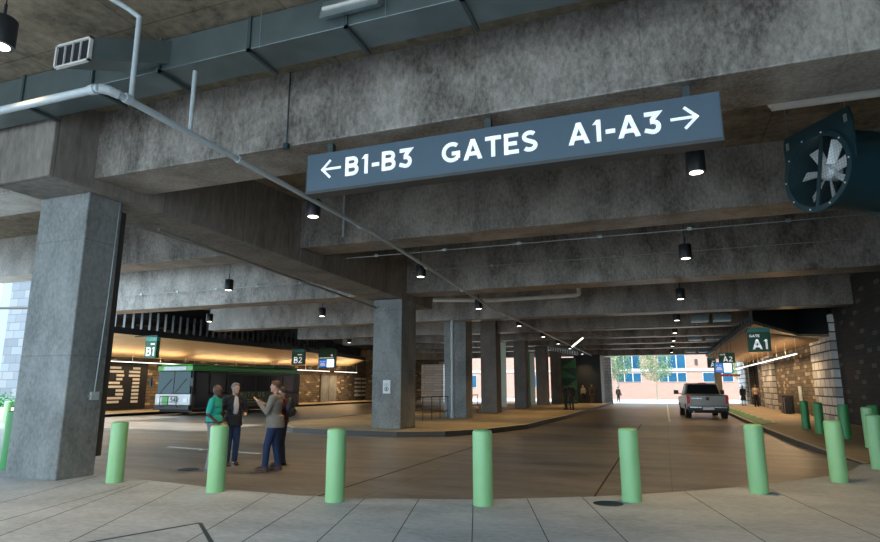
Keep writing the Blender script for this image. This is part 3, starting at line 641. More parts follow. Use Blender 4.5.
# thin conduits along the beams
for (p, q_, lab) in [((-9, 15.75, 5.62), (7.4, 15.75, 5.62), 'thin bright conduit running along the back edge of the second beam'),
                     ((-9, 20.9, 6.15), (7.4, 20.9, 6.15), 'thin conduit along the upper face of the third beam'),
                     ((-24, 20.95, 6.0), (-10.9, 20.95, 6.0), 'thin conduit with clips on the pale beam of the left bay'),
                     ((-3.6, 34.5, 5.0), (5, 34.5, 5.0), 'thin conduit crossing before the fifth beam')]:
    cb = MB(); cb.tube([p, q_], .012, 8)
    n = int((q_[0]-p[0])/2.2)
    for k in range(n): cb.box(p[0]+1+k*2.2, p[0]+1.1+k*2.2, p[1]-.03, p[1]+.03, p[2]-.03, p[2]+.05)
    tag(cb.build('conduit', M['galv'], smooth=False), lab, 'pipe')
hc = empty('drop_conduit', (-5.85, 8.06, 5.74), 'thin vertical conduit with a small box on the front beam left of the sign', 'pipe')
MB().tube([(0, 0, .1), (0, 0, 1.45)], .014, 8).build('conduit', M['bracket'], hc); MB().box(-.04, .04, -.04, .04, 0, .1).build('box', M['fanblue'], hc)
tag(MB().tube([(-8.3, 14.3, 5.9), (-8.3, 14.3, 7.2)], .03, 8).build('hanger_rod', M['pipe']), 'short grey rod below the left part of the gates sign', 'rod')
tag(MB().box(-17.3, -17.15, 14.3, 14.5, 6.3, 6.75).box(-17.13, -17.10, 14.32, 14.46, 6.3, 6.75).build('wall_speaker', M['black']), 'small black speaker on the pale beam just left of the big column', 'speaker')

# ------------------------------------------------------------------ downlights
def make_downlight():
    e = bpy.data.objects.new('downlight', None); C.objects.link(e)
    b = MB(); b.lathe([(.12, 0), (.165, .0), (.17, .01), (.17, .38), (.155, .40)], (0, 0, 0), 28); b.build('housing', M['black'], e, smooth=True)
    b = MB(); b.lathe([(.118, -.004), (.10, -.008)], (0, 0, 0), 24); b.build('lens', M['lens'], e)
    b = MB(); b.cone((0, 0, .40), (0, 0, .62), .02, .02, 8); b.build('stem', M['black'], e)
    ld = bpy.data.lights.new('downlight_beam', 'SPOT'); ld.energy = 480; ld.color = (1, .66, .28); ld.spot_size = math.radians(105); ld.spot_blend = .8; ld.shadow_soft_size = .1
    lo = bpy.data.objects.new('downlight_beam', ld); C.objects.link(lo); lo.parent = e; lo.location = (0, 0, -.03)
    return e
proto = make_downlight(); first = True
xs = {-15.1: 'third column of lamps, in the left bay', -7.3: 'left of the big sign', .8: 'near the right half'}
rowsn = {11.2: 'between the first and second beams', 17.7: 'between the second and third beams', 24.3: 'between the third and fourth beams', 32: 'between the fourth and fifth beams', 39: 'just past the fifth beam', 45: 'just past the sixth beam', 51: 'just past the seventh beam', 59: 'before the last beam'}
zz = {11.2: 5.54, 17.7: 5.27, 24.3: 5.02, 32: 5.0, 39: 4.95, 45: 4.9, 51: 4.9, 59: 4.85}
def put_light(x, y, z, lab):
    global first
    o = proto if first else copy_tree(proto); first = False
    o.location = (x, y, z); tag(o, lab, 'lamp', 'black cylinder downlights'); 
    for ch in o.children:
        if ch.name.startswith('stem'): ch.scale = (1, 1, 1)
        if ch.type == 'LIGHT' and y < 7: pass
    # rod up to the slab
    L_ = 7.2-(z+.6)
    b = MB(); b.cone((0, 0, .6), (0, 0, .6+L_), .008, .008, 6); b.build('rod', M['black'], o)
for y in rowsn:
    for x in (.8, -7.3):
        put_light(x, y, zz[y], 'black downlight %s, %s' % (rowsn[y], 'right of centre' if x > 0 else 'beside the diagonal sprinkler main'))
for y in (17.7, 24.3, 32, 45, 59):
    put_light(-15.1, y, zz[y], 'black cylinder downlight in the left bay %s' % rowsn[y])
for y in (24.3, 39):
    put_light(-21.8, y, zz[y], 'black cylinder downlight at the far left near the fins, %s' % rowsn[y])
put_light(-7.98, 4.62, 6.15, 'large looking black downlight cut by the top left corner')

# ------------------------------------------------------------------ jet fan
fn = empty('jet_fan', (2.66, 11.0, 5.24), 'dark teal jet fan with silver blades hung at the upper right', 'fan')
fn.rotation_euler = (0, 0, math.radians(-58))      # local -Y is the intake
R_ = .66
b = MB()   # casing
def ring(mb, y0, y1, ro, ri, n=40):
    vs = []
    for y, r in ((y0, ro), (y1, ro), (y1, ri), (y0, ri)): vs += [(r*math.cos(2*PI*i/n), y, r*math.sin(2*PI*i/n)) for i in range(n)]
    mb.add(vs, [(j*n+i, j*n+(i+1) % n, ((j+1) % 4)*n+(i+1) % n, ((j+1) % 4)*n+i) for j in range(4) for i in range(n)])
ring(b, 0, 2.6, R_*.93, R_*.91); b.build('casing', M['fanblue'], fn, smooth=True)
b = MB(); ring(b, -.06, .02, R_*1.03, R_*.9); b.build('intake_ring', M['fanblue'], fn, smooth=True)
b = MB(); ring(b, 1.25, 1.31, R_*1.0, R_*.9); b.build('flange', M['fanblue'], fn, smooth=True)
pb = MB(); pb.prism_axis([(-.66, -.1), (-.66, .5), (.52, .98), (.66, .9), (.66, -.1), (.5, -.45), (-.5, -.45)], .02, .05, 'Y')
pb2 = MB(); pb2.box(-.68, .68, .02, .06, .0, .66); 
b = MB()   # mounting plate: arch cut around the ring
n = 24; vs = []; 
outer = []
for i in range(n+1):
    t = PI*i/n; outer.append((R_*math.cos(t), R_*math.sin(t)))
sq = []
for i in range(n+1):
    t = PI*i/n; c, s_ = math.cos(t), math.sin(t); k = min(.70/max(1e-6, abs(c)), .86/max(1e-6, s_)); sq.append((c*k, s_*k))
for yy in (.02, .06):
    vs += [(p[0], yy, p[1]) for p in outer]+[(p[0], yy, p[1]) for p in sq]
m2 = 2*(n+1); fs = []
for i in range(n):
    fs += [(i, i+1, n+2+i, n+1+i), (m2+i, m2+n+1+i, m2+n+2+i, m2+i+1), (n+1+i, n+2+i, m2+n+2+i, m2+n+1+i)]
b.add(vs, fs); b.build('mounting_plate', M['fanblue'], fn)
MB().cone((0, .1, 0), (0, .16, 0), .1, .14, 20).cone((0, .16, 0), (0, .34, 0), .14, .14, 20).build('hub', M['blade'], fn, smooth=True)
for k in range(7):
    a = 2*PI*k/7+.25; bl = MB()
    def P(r, wdt, y): 
        return Vector((r*math.cos(a)-wdt*math.sin(a), y, r*math.sin(a)+wdt*math.cos(a)))
    bl.hexa([P(.12, -.05, .24), P(.54, -.085, .27), P(.54, -.085, .285), P(.12, -.05, .255), P(.12, .05, .16), P(.54, .085, .18), P(.54, .085, .195), P(.12, .05, .175)])
    bl.build('blade', M['blade'], fn)
b = MB()
for k in range(-11, 12):
    h = k*.052; l = math.sqrt(max(0, (R_*.95)**2-h*h)); b.cone((h, -.03, -l), (h, -.03, l), .0016, .0016, 4, False); b.cone((-l, -.03, h), (l, -.03, h), .0016, .0016, 4, False)
b.build('guard', M['mesh'], fn)
MB().hexa([(-.17, 0, -.64), (-.11, 0, -.64), (-.11, .03, -.64), (-.17, .03, -.64), (.11, 0, .64), (.17, 0, .64), (.17, .03, .64), (.11, .03, .64)]).build('strut', M['fanblue'], fn)
for k in range(10):
    a = 2*PI*k/10; MB().ball((R_*.97*math.cos(a), -.07, R_*.97*math.sin(a)), (.016, .01, .016), 8, 6).build('bolt', M['blade'], fn)
for x, y in ((-.6, .04), (.6, .04), (-.5, 2.3), (.5, 2.3)): MB().cone((x, y, .55), (x, y, 1.92), .008, .008, 6).box(x-.03, x+.03, y-.03, y+.03, .62, .75).build('hanger', M['galv'], fn)
MB().cone((0, .8, .72), (0, 2.2, .72), .10, .10, 12).build('silencer', M['fanblue'], fn, smooth=True)

# unit heaters high in the distance
def heater(x, y, z, lab, wd=.85, ht=.42):
    e = empty('unit_heater', (x, y, z), lab, 'heater', 'grey boxes under the far ceiling')
    MB().box(0, wd, 0, .6, 0, ht).build('case', M['galv_dark'], e, bevel=.01)
    for k in (.05, wd-.05): MB().cone((k, .3, ht), (k, .3, 7.19-z), .01, .01, 6).build('rod', M['black'], e)
    MB().box(.0, wd, -.02, 0, 0, .05).build('rim', M['galv'], e)
heater(1.5, 33.2, 5.02, 'grey box heater under the roof, left one of the nearest pair'); heater(2.55, 33.2, 5.02, 'grey box heater under the roof, right one of the nearest pair')
heater(1.75, 44, 4.85, 'grey box heater, left one of the middle pair'); heater(2.85, 44, 4.85, 'grey box heater, right one of the middle pair')
heater(1.9, 57, 4.7, 'grey box heater, left one of the farthest pair'); heater(3.0, 57, 4.7, 'grey box heater, right one of the farthest pair')
heater(-16.9, 45.3, 5.2, 'grey box heater under the roof left of the grey downpipe', 1.3, .5)
# white stick lamp crossing the main, louvred cowl
sk = MB().tube([(-5.6, 40, 4.32), (-4.85, 40, 4.9)], .05, 8).build('stick_lamp', M['tube_lamp']); MB().cone((-4.95, 40, 4.85), (-4.95, 40, 7.2), .012, .012, 6).build('hanger', M['black'], sk)
tag(sk, 'short bright slanted tube lamp crossing the sprinkler main in the distance', 'lamp')
lv = empty('louvred_cowl', (-8.1, 44.6, 4.0), 'slanted cowl of pale fins above the rear columns, near the stair core', 'cowl')
MB().hexa([(0, 0, .45), (2.2, 0, 0), (2.2, .5, 0), (0, .5, .45), (0, 0, .75), (2.2, 0, .3), (2.2, .5, .3), (0, .5, .75)]).build('body', M['galv_dark'], lv)
for k in range(12): MB().box(.1+k*.175, .16+k*.175, -.12, 0, .40-k*.036, .66-k*.036).build('fin', M['pipe_white'], lv)
MB().cone((.6, .25, .6), (.6, .25, 3.2), .02, .02, 6).cone((1.8, .25, .3), (1.8, .25, 3.2), .02, .02, 6).build('hanger', M['black'], lv)

# ------------------------------------------------------------------ bollards
def make_bollard(mat):
    h = 1.07; r = .146
    prof = [(r, 0), (r, h-.05), (r-.008, h-.02), (r-.03, h-.004), (.06, h+.004), (.0005, h+.006)]
    return MB().lathe(prof, (0, 0, 0), 40).mesh('bollard', M[mat], True)
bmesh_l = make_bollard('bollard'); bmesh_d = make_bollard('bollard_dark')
bl = [(-9.46, 8.45, 0, 1.0, 0, 'light green bollard just right of the big left column, first of the front arc'),
      (-7.04, 8.28, 0, 1.0, 0, 'light green bollard in front of the man in the teal shirt'),
      (-4.78, 8.25, 0, 1.0, 0, 'light green bollard standing in front of the island, right of the group of men'),
      (-2.60, 8.75, 0, 1.0, 0, 'light green bollard in the middle of the front arc, standing straight below the railing'),
      (-.58, 9.82, 0, 1.0, 0, 'light green bollard beside the manhole cover, fifth of the front arc'),
      (1.32, 11.26, 0, 1.02, 0, 'light green bollard in front of the pickup, sixth of the front arc'),
      (2.85, 13.05, 0, 1.02, 0, 'last light green bollard of the front arc, nearest the end of the right kerb'),
      (4.12, 15.4, 0, 1.04, 0, 'light green bollard cut by the right edge of the picture, nearer one'),
      (5.0, 26.9, .12, .98, 1, 'dark green bollard farthest back on the right sidewalk, beside the bin'),
      (4.95, 24.4, .12, .98, 1, 'dark green bollard on the right sidewalk, second from the back'),
      (5.15, 22.1, .12, .98, 1, 'dark green bollard on the right sidewalk, third from the back'),
      (5.08, 19.4, .1, 1.0, 0, 'green bollard on the sidewalk by the charcoal wall, just behind the edge bollard'),
      (5.8, 21.6, .1, 1.0, 1, 'green bollard closest to the charcoal wall at the right edge'),
      (-13.04, 8.95, 0, 1.12, 1, 'deep green bollard at the left edge beside the big column'),
      (-30.0, 20.2, 0, .95, 0, 'bright green bollard far outside at the left edge')]
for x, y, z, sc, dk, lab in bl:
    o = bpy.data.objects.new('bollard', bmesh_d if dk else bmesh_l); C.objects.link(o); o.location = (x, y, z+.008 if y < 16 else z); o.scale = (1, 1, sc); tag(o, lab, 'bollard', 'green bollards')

# bin and card on the right sidewalk
bn = empty('litter_bin', (6.95, 42.0, .13), 'black litter bin against the brown block wall on the right', 'bin')
MB().box(-.3, .3, -.3, .3, 0, 1.0).build('body', M['black'], bn, bevel=.03); MB().box(-.33, .33, -.33, .33, 1.0, 1.08).build('lid', M['kerb'], bn, bevel=.02)
MB().box(-.28, .05, -.85, -.4, .0, .95).build('side_unit', M['black'], bn, bevel=.03)
tag(MB().box(7.42, 7.47, 40.3, 41.0, .9, 1.75).build('wall_notice', M['pale_panel']), 'pale upright notice on the brown wall by the bin', 'sign')
bp_ = empty('gate_post', (4.75, 62, .13), 'brown post with a small red striped arm beyond the pickup', 'post')
MB().box(-.3, .3, -.2, .2, 0, 2.9).build('post', M['bark'], bp_, bevel=.02); MB().box(.3, 1.9, -.06, .06, 2.55, 2.75).build('arm', M['tail'], bp_)

# ------------------------------------------------------------------ bus
bs = empty('city_bus', (-29.75, 29.0, 0), 'parked green and silver city bus facing the camera under the B signs', 'bus')
BW, BL_, BH = 2.75, 11.6, 3.1
b = MB(); b.box(0, BW, .05, BL_, .35, 1.25); b.build('lower_body', M['busbrown'], bs, bevel=.04)
b = MB(); b.box(.02, BW-.02, .1, BL_, 1.25, 2.7); b.build('upper_body', M['black'], bs, bevel=.04)
b = MB(); b.box(0, BW, -.02, BL_, 2.68, 3.0); b.box(.15, BW-.15, .1, BL_-.2, 3.0, 3.1); b.build('roof', M['busgreen'], bs, bevel=.08)
MB().box(.1, BW-.1, -.02, .1, 1.30, 2.66).build('windscreen', M['busglass'], bs, bevel=.02)
MB().box(BW/2-.03, BW/2+.03, -.04, 0, 1.3, 2.66).build('windscreen_pillar', M['black'], bs)
MB().box(.5, BW-.45, -.06, 0, 2.72, 2.95).build('destination_sign', M['dest'], bs)
fr = MB().box(.0, BW, -.06, .12, .62, 1.28).build('front_panel', M['bussilver'], bs, bevel=.04)
MB().box(-.02, BW+.02, -.14, .15, .32, .62).build('bumper', M['black'], bs, bevel=.04)
for x in (.22, BW-.5): MB().box(x, x+.32, -.09, -.05, .78, 1.02).build('headlamp', M['headlamp'], bs)
MB().box(.62, 1.05, -.1, -.06, .66, 1.16).build('logo_panel', M['busgreen'], bs)
bk = MB(); bk.tube([(.7, -.12, .5), (.7, -.35, .55), (.7, -.35, 1.15), (2.0, -.35, 1.15), (2.0, -.35, .55), (2.0, -.12, .5)], .022, 8); bk.tube([(.7, -.35, .8), (2.0, -.35, .8)], .018, 6); bk.tube([(1.35, -.35, .6), (1.35, -.35, 1.15)], .018, 6)
bk.build('bike_rack', M['black'], bs)
glyphs('fleet_number', '542', .26, M['black'], bs, (1.25, -.062, .82))
for x, s_ in ((0, -1), (BW, 1)):
    mr = MB(); mr.tube([(x, -.02, 2.45), (x+s_*.22, -.22, 2.45), (x+s_*.25, -.25, 2.25)], .02, 6); mr.box(x+s_*.27-.1, x+s_*.27+.1, -.3, -.2, 1.75, 2.25); mr.build('mirror', M['black'], bs)
for x0, x1 in ((.35, 1.2), (1.5, 2.35)): MB().tube([(x0, -.05, 1.33), (x0+.5, -.06, 1.85), (x1, -.05, 2.2)], .012, 5).build('wiper', M['black'], bs)
for k in range(6):
    y = 1.6+k*1.55; f_ = MB().box(BW-.03, BW+.005, y, y+1.38, 1.42, 2.5).build('window', M['darkglass'], bs)
MB().box(BW-.03, BW+.01, .35, 1.4, .45, 2.55).build('door', M['darkglass'], bs)
MB().box(BW-.01, BW+.008, 3.3, 8.6, .55, 1.36).build('wrap_panel', M['buswrap'], bs)
glyphs('lettering', 'T WITH US', .34, M['cream_text'], bs, (BW+.008, 3.75, 1.02), rz=PI/2, fit=3.4)
MB().box(BW, BW+.012, 4.6, 6.9, .82, .88).box(BW, BW+.012, 5.0, 6.6, .66, .71).build('wrap_small_print', M['cream_text'], bs)
for y in (2.35, 8.6):
    for x, s_ in ((BW-.3, 1), (.02, 1)):
        q = MB(); q.cone((x, y, .48), (x+.3, y, .48), .48, .48, 28); wh = q.build('wheel', M['rubber'], bs, smooth=True)
        q = MB(); q.cone((x+(.28 if x > 1 else -.02), y, .48), (x+(.31 if x > 1 else .02), y, .48), .28, .22, 18); h_ = q.build('hub', M['galv'], wh)
MB().box(.1, BW-.1, .3, BL_-.1, .2, .36).build('skirt', M['black'], bs)
MB().box(BW-.01, BW+.012, 1.45, BL_-.1, 2.58, 2.66).build('trim_band', M['buswrap'], bs)
MB().box(.3, BW-.3, 8.5, 11.0, 3.1, 3.3).build('roof_unit', M['buswrap'], bs, bevel=.04)

# ------------------------------------------------------------------ pickup
tk = empty('pickup_truck', (1.08, 35.6, 0), 'silver pickup truck seen from behind at the right kerb', 'truck', None, math.radians(3.2))
TW = 2.08
b = MB(); b.prism_axis([(0, .62), (.0, 1.28), (1.9, 1.30), (1.9, 1.22), (5.8, 1.12), (5.95, .9), (5.95, .45), (.2, .5)], .0, TW, 'X'); b.build('body', M['silver'], tk, bevel=.05)
b = MB(); b.hexa([(.06, 1.85, 1.22), (TW-.06, 1.85, 1.22), (TW-.06, 4.6, 1.2), (.06, 4.6, 1.2), (.24, 2.15, 1.92), (TW-.24, 2.15, 1.92), (TW-.24, 3.7, 1.92), (.24, 3.7, 1.92)]); b.build('cab', M['silver'], tk, bevel=.05)
MB().hexa([(.17, 1.865, 1.33), (TW-.17, 1.865, 1.33), (TW-.17, 1.9, 1.33), (.17, 1.9, 1.33), (.3, 2.10, 1.84), (TW-.3, 2.10, 1.84), (TW-.3, 2.14, 1.84), (.3, 2.14, 1.84)]).build('rear_window', M['darkglass'], tk)
for s_ in (0, 1):
    x0 = .085 if not s_ else TW-.085
    MB().hexa([(x0-.01, 2.2, 1.32), (x0+.01, 2.2, 1.32), (x0+.01, 4.1, 1.3), (x0-.01, 4.1, 1.3), (x0+(.11 if not s_ else -.13), 2.35, 1.82), (x0+(.13 if not s_ else -.11), 2.35, 1.82), (x0+(.13 if not s_ else -.11), 3.6, 1.82), (x0+(.11 if not s_ else -.13), 3.6, 1.82)]).build('side_window', M['darkglass'], tk)
tg = MB().box(.16, TW-.16, -.03, .02, .72, 1.26).build('tailgate', M['silver'], tk, bevel=.02)
MB().ball((TW/2, -.04, 1.08), (.09, .012, .09), 12, 8).build('badge', M['kerb'], tg)
MB().box(.25, .75, -.036, -.03, 1.08, 1.12).build('badge_text', M['chrome'], tg)
MB().box(.2, TW-.2, -.05, .0, 1.24, 1.28).build('handle_strip', M['kerb'], tg)
for x in (.0, TW-.15): MB().box(x, x+.15, -.035, .04, .82, 1.24).build('tail_lamp', M['tail'], tk, bevel=.01)
MB().box(.05, TW-.05, -.16, .02, .42, .68).build('bumper', M['black'], tk, bevel=.03); MB().box(.12, .72, -.175, -.15, .60, .66).box(TW-.72, TW-.12, -.175, -.15, .60, .66).build('bumper_strip', M['chrome'], tk)
MB().box(TW/2-.28, TW/2+.28, -.17, -.155, .50, .66).build('licence_plate', M['dest'], tk)
MB().box(.1, TW-.1, .0, .5, .33, .5).build('underbody', M['rubber'], tk)
MB().tube([(.3, -.1, .38), (.3, .5, .38)], .04, 8).build('exhaust', M['chrome'], tk)
for y in (1.15, 4.85):
    for x in (-.02, TW-.26):
        q = MB(); q.cone((x, y, .4), (x+.28, y, .4), .40, .40, 26); wh = q.build('wheel', M['rubber'], tk, smooth=True)
        o_ = -.01 if x < 1 else .26
        MB().cone((x+o_, y, .4), (x+o_+.03, y, .4), .24, .24, 18).build('rim', M['chrome'], wh)
for x, s_ in ((.05, -1), (TW-.05, 1)):
    MB().tube([(x, 4.0, 1.3), (x+s_*.2, 3.95, 1.36)], .025, 6).box(min(x+s_*.15, x+s_*.42), max(x+s_*.15, x+s_*.42), 3.9, 4.0, 1.28, 1.52).build('mirror', M['black'], tk)
MB().box(TW/2-.2, TW/2+.2, 2.13, 2.2, 1.9, 1.95).build('brake_lamp', M['tail'], tk)

# ------------------------------------------------------------------ far building, trees, left tower
fb = empty('brick_building', (0, 92, 0), 'sunlit pink brick building across the street with blue windows', 'building')
MB().box(-60, 40, 0, 8, -.1, 16).build('wall', M['pink'], fb)
MB().box(-60, 40, -.12, 0, 3.95, 4.25).build('band', M['white_frame'], fb)
for x in [-48, -44, -40, -36, -32.5, -29.6, -25, -20, -14.5]:
    f_ = MB().box(x, x+1.5, -.06, .05, 1.6, 3.6).build('window', M['white_frame'], fb); MB().box(x+.07, x+1.43, -.09, -.05, 1.68, 3.52).build('pane', M['blue_glass'], f_)
for x, wd in [(-6.6, 3.5), (-.7, 3.7), (5.1, 1.6), (7.6, 1.4), (11, 3), (17, 3)]:
    for z0, z1 in ((2.4, 3.75), (4.3, 6.9)):
        if x in (5.1, 7.6) and z0 > 4: continue
        f_ = MB().box(x, x+wd, -.06, .05, z0, z1).build('window', M['white_frame'], fb); n = 3 if wd > 2 else 1
        pn = MB(); st = wd/n
        for k in range(n): pn.box(x+k*st+.07, x+(k+1)*st-.07, -.09, -.05, z0+.07, z1-.07)
        pn.build('pane', M['blue_glass'], f_)
MB().box(4.2, 4.6, -.1, 0, 4.8, 5.6).build('wall_lamp', M['kerb'], fb)
def tree(x, y, h, r, lab, seed):
    rnd = random.Random(seed); e = empty('street_tree', (x, y, 0), lab, 'tree')
    b = MB(); b.cone((0, 0, 0), (.05, 0, h*.45), .11, .08, 10)
    for k in range(9):
        a = rnd.uniform(0, 2*PI); b.cone((.05, 0, h*rnd.uniform(.35, .5)), (math.cos(a)*r*.6, math.sin(a)*r*.6, h*rnd.uniform(.6, .95)), .04, .012, 6)
    b.build('trunk', M['bark'], e, smooth=True)
    b = MB(); 
    for k in range(2600):
        while True:
            p = Vector((rnd.uniform(-1, 1), rnd.uniform(-1, 1), rnd.uniform(-1, 1)))
            if p.length < 1 and math.sin(p.x*5+seed)*math.cos(p.y*4.3)*math.sin(p.z*5.1+1) > -.25: break
        c = Vector((p.x*r, p.y*r, h*.68+p.z*h*.34)); s_ = rnd.uniform(.07, .15)
        u = Vector((rnd.gauss(0, 1), rnd.gauss(0, 1), rnd.gauss(0, 1))).normalized(); v = u.cross(Vector((rnd.gauss(0, 1), rnd.gauss(0, 1), rnd.gauss(0, 1)))).normalized()
        b.add([c-u*s_, c+v*s_*.55, c+u*s_, c-v*s_*.55], [(0, 1, 2, 3)])
    b.build('foliage', M['leaf'], e)
tree(-1.0, 84, 6.9, 2.3, 'leafy street tree before the pink building, just left of the pickup', 1)
tree(-5.9, 85, 7.0, 2.0, 'leafy street tree at the left side of the far opening', 5)
tree(9.8, 86, 7, 2.0, 'leafy street tree hidden mostly behind the right sidewalk', 9)
tw = empty('stone_tower', (-61.2, 40, 0), 'pale grey stone tower outside at the left edge', 'building')
MB().box(0, 9, 0, 9, 0, 22).build('wall', M['towerX'], tw); MB().box(-.1, 9.1, -.1, 9.1, 22, 22.5).build('coping', M['white_frame'], tw)
gl = empty('glazed_stair', (-69, 44, 0), 'pale glass building with diagonal slats outside at the far left', 'building')
MB().box(0, 9.5, 0, 6, 0, 18).build('glazing', M['outdoor_glass'], gl)
for k in range(26): MB().hexa([(4, -.15, .5+k*.5), (9.3, -.15, .5+k*.5), (9.3, 0, .5+k*.5), (4, 0, .5+k*.5), (4, -.15, .72+k*.5), (9.3, -.15, .72+k*.5), (9.3, 0, .72+k*.5), (4, 0, .72+k*.5)]).build('slat', M['kerb'], gl)
tag(MB().tube([(-55, 25, 7.25), (-33, 25.3, 6.4)], .09, 10).build('outdoor_beam', M['kerb']), 'thin grey bar crossing the bright gap left of the big column', 'bar')
pl = empty('planting_bed', (-45.2, 27.5, 0), 'low planter with green shrubs outside left of the big column', 'planter')
MB().box(0, 9, 0, 1, -.05, .35).build('planter', M['soffit'], pl, bevel=.02)
b = MB(); rnd = random.Random(3)
for k in range(1400):
    c = Vector((rnd.uniform(.2, 8.8), rnd.uniform(.1, .9), .35+abs(rnd.gauss(0, .35)))); s_ = rnd.uniform(.08, .16)
    u = Vector((rnd.gauss(0, 1), rnd.gauss(0, 1), rnd.gauss(0, 1))).normalized(); v = u.cross(Vector((rnd.gauss(0, 1), 1, rnd.gauss(0, 1)))).normalized()
    b.add([c-u*s_, c+v*s_*.5, c+u*s_, c-v*s_*.5], [(0, 1, 2, 3)])
b.build('shrubs', M['plant'], pl)

# ------------------------------------------------------------------ people
def capsule(mb, a, b_, ra, rb, n=14):
    mb.cone(a, b_, ra, rb, n); mb.ball(a, (ra,)*3, n, 8); mb.ball(b_, (rb,)*3, n, 8)
def baked(mb, name, mat, parent, vox, smooth=3):
    me = bpy.data.meshes.new('tmp'); me.from_pydata(mb.v, [], mb.f); o = bpy.data.objects.new('tmp', me); C.objects.link(o)
    r = o.modifiers.new('r', 'REMESH'); r.mode = 'VOXEL'; r.voxel_size = vox
    s = o.modifiers.new('s', 'SMOOTH'); s.factor = .5; s.iterations = smooth
    dg = bpy.context.evaluated_depsgraph_get(); m2 = bpy.data.meshes.new_from_object(o.evaluated_get(dg)); bpy.data.objects.remove(o)
    m2.name = name; m2.materials.clear(); m2.materials.append(mat)
    for p in m2.polygons: p.use_smooth = True
    q = bpy.data.objects.new(name, m2); C.objects.link(q); q.parent = parent; return q
def skinmat(c): return flat('skin', c, .5, noise=.05)
def person(loc, rz, lab, h=1.78, skin=(.45, .24, .16), hair=(.03, .02, .015), top='shirt', topc=(.1, .1, .1), legc=(.02, .03, .06), shoec=(.04, .02, .015), shirtc=None,
           armR=None, armL=None, hairstyle='short', feet=((.10, 0), (-.10, 0)), vox=.014, build=1.0, head_turn=0.0, dress=False, bag=False, grp=None, long_sleeve=True):
    e = empty('person', loc, lab, 'person', grp, rz); k = h/1.78
    S = lambda x, y, z: Vector((x*k, y*k, z*k))
    # arms: lists shoulder, elbow, wrist, hand direction (local, before scale); x>0 right
    armR = armR or [(.185, 0, 1.42), (.235, -.03, 1.14), (.225, .06, .90)]
    armL = armL or [(-.185, 0, 1.42), (-.235, -.03, 1.14), (-.225, .06, .90)]
    body = MB()
    def torso(mb, g):
        for x, y, z, rx, ry, rz_ in [(0, 0, .97, .155, .11, .12), (0, .0, 1.10, .145, .10, .12), (0, .01, 1.22, .155, .11, .12), (0, 0, 1.33, .175, .115, .12), (0, -.01, 1.42, .165, .085, .07)]:
            mb.ball(S(x, y, z), (k*rx*build+g, k*ry*build+g, k*rz_+g*.5), 18, 12)
        mb.cone(S(-.15, -.01, 1.43), S(.15, -.01, 1.43), k*.065+g, k*.065+g, 12)
    torso(body, 0)
    hipz = .93
    legs = []
    for i, (fx, fy) in enumerate(feet):
        sx = 1 if i == 0 else -1
        hip = S(.085*sx, 0, hipz); knee = S((.085*sx+fx)/2+0, fy*.5+.03, .50); ank = S(fx, fy-.02, .08); legs.append((hip, knee, ank))
        capsule(body, hip, knee, .078*k, .052*k); capsule(body, knee, ank, .05*k, .034*k)
        body.ball(ank+S(0, .06, -.045), (.04*k, .115*k, .035*k), 12, 8)
    for arm in (armR, armL):
        a, b2, c = [S(*p) for p in arm]
        capsule(body, a, b2, .047*k, .038*k); capsule(body, b2, c, .037*k, .025*k)
        d = (c-b2).normalized(); side = d.cross(Vector((0, 0, 1))); side = side.normalized() if side.length > .2 else Vector((1, 0, 0)) if a.x < 0 else Vector((-1, 0, 0))
        nrm = d.cross(side).normalized()
        palm = c+d*.05*k; R3 = Matrix((side, d, nrm)).transposed()
        body.ball(palm, (.040*k, .052*k, .017*k), 12, 8, R3)
        for f in range(4):
            o0 = palm+side*(.028-.0187*f)*k+d*.035*k; ln = (.068, .078, .074, .058)[f]*k
            m1 = o0+d*ln*.55+nrm*.006*k; m2 = m1+d*ln*.38+nrm*.018*k
            capsule(body, o0, m1, .0095*k, .0085*k, 8); capsule(body, m1, m2, .0085*k, .0075*k, 8)
        t0 = palm-d*.02*k+side*.03*k; capsule(body, t0, t0+(side*.03+d*.04)*k, .012*k, .0095*k, 8)
    # neck and head
    capsule(body, S(0, -.005, 1.44), S(0, .01, 1.55), .056*k, .052*k)
    hc = S(0, .025, 1.655); Rz = Matrix.Rotation(head_turn, 3, 'Z')
    H = lambda x, y, z: hc+Rz @ S(x, y, z)
    body.ball(hc, (.076*k, .094*k, .115*k), 22, 16, Rz); body.ball(H(0, .03, -.06), (.056*k, .06*k, .058*k), 16, 10, Rz)
    body.cone(H(0, .085, .02), H(0, .108, -.018), .008*k, .016*k, 8); body.ball(H(0, .102, -.02), (.017*k, .016*k, .011*k), 8, 6)
    body.ball(H(0, .085, -.055), (.026*k, .012*k, .008*k), 10, 6); body.ball(H(0, .078, -.095), (.025*k, .02*k, .02*k), 10, 6)
    for s_ in (1, -1):
        body.ball(H(.077*s_, -.005, -.005), (.012*k, .02*k, .032*k), 10, 8); body.ball(H(.03*s_, .082, .035), (.024*k, .012*k, .008*k), 8, 6)
    baked(body, 'body', skinmat(skin), e, vox*.75 if vox < .02 else vox, 2)
    ey = MB()
    for s_ in (1, -1): ey.ball(H(.031*s_, .087, .014), (.011*k, .008*k, .006*k), 8, 6)
    ey.build('eyes', M['notice_ink'], e)
    # trousers
    tr = MB()
    if dress:
        tr.cone(S(0, 0, 1.0), S(0, 0, .45), .15*k, .24*k, 18); tr.ball(S(0, 0, 1.0), (.17*k, .13*k, .1*k))
    else:
        tr.ball(S(0, 0, .95), (.172*k*build, .13*k*build, .12*k), 16, 10)
        for hip, knee, ank in legs: capsule(tr, hip, knee, .098*k*build, .075*k); tr.cone(knee, ank+Vector((0, 0, .0)), .074*k, .062*k, 14); tr.ball(knee, (.075*k,)*3)
    baked(tr, 'trousers' if not dress else 'skirt', flat('trousers', legc, .85), e, vox)
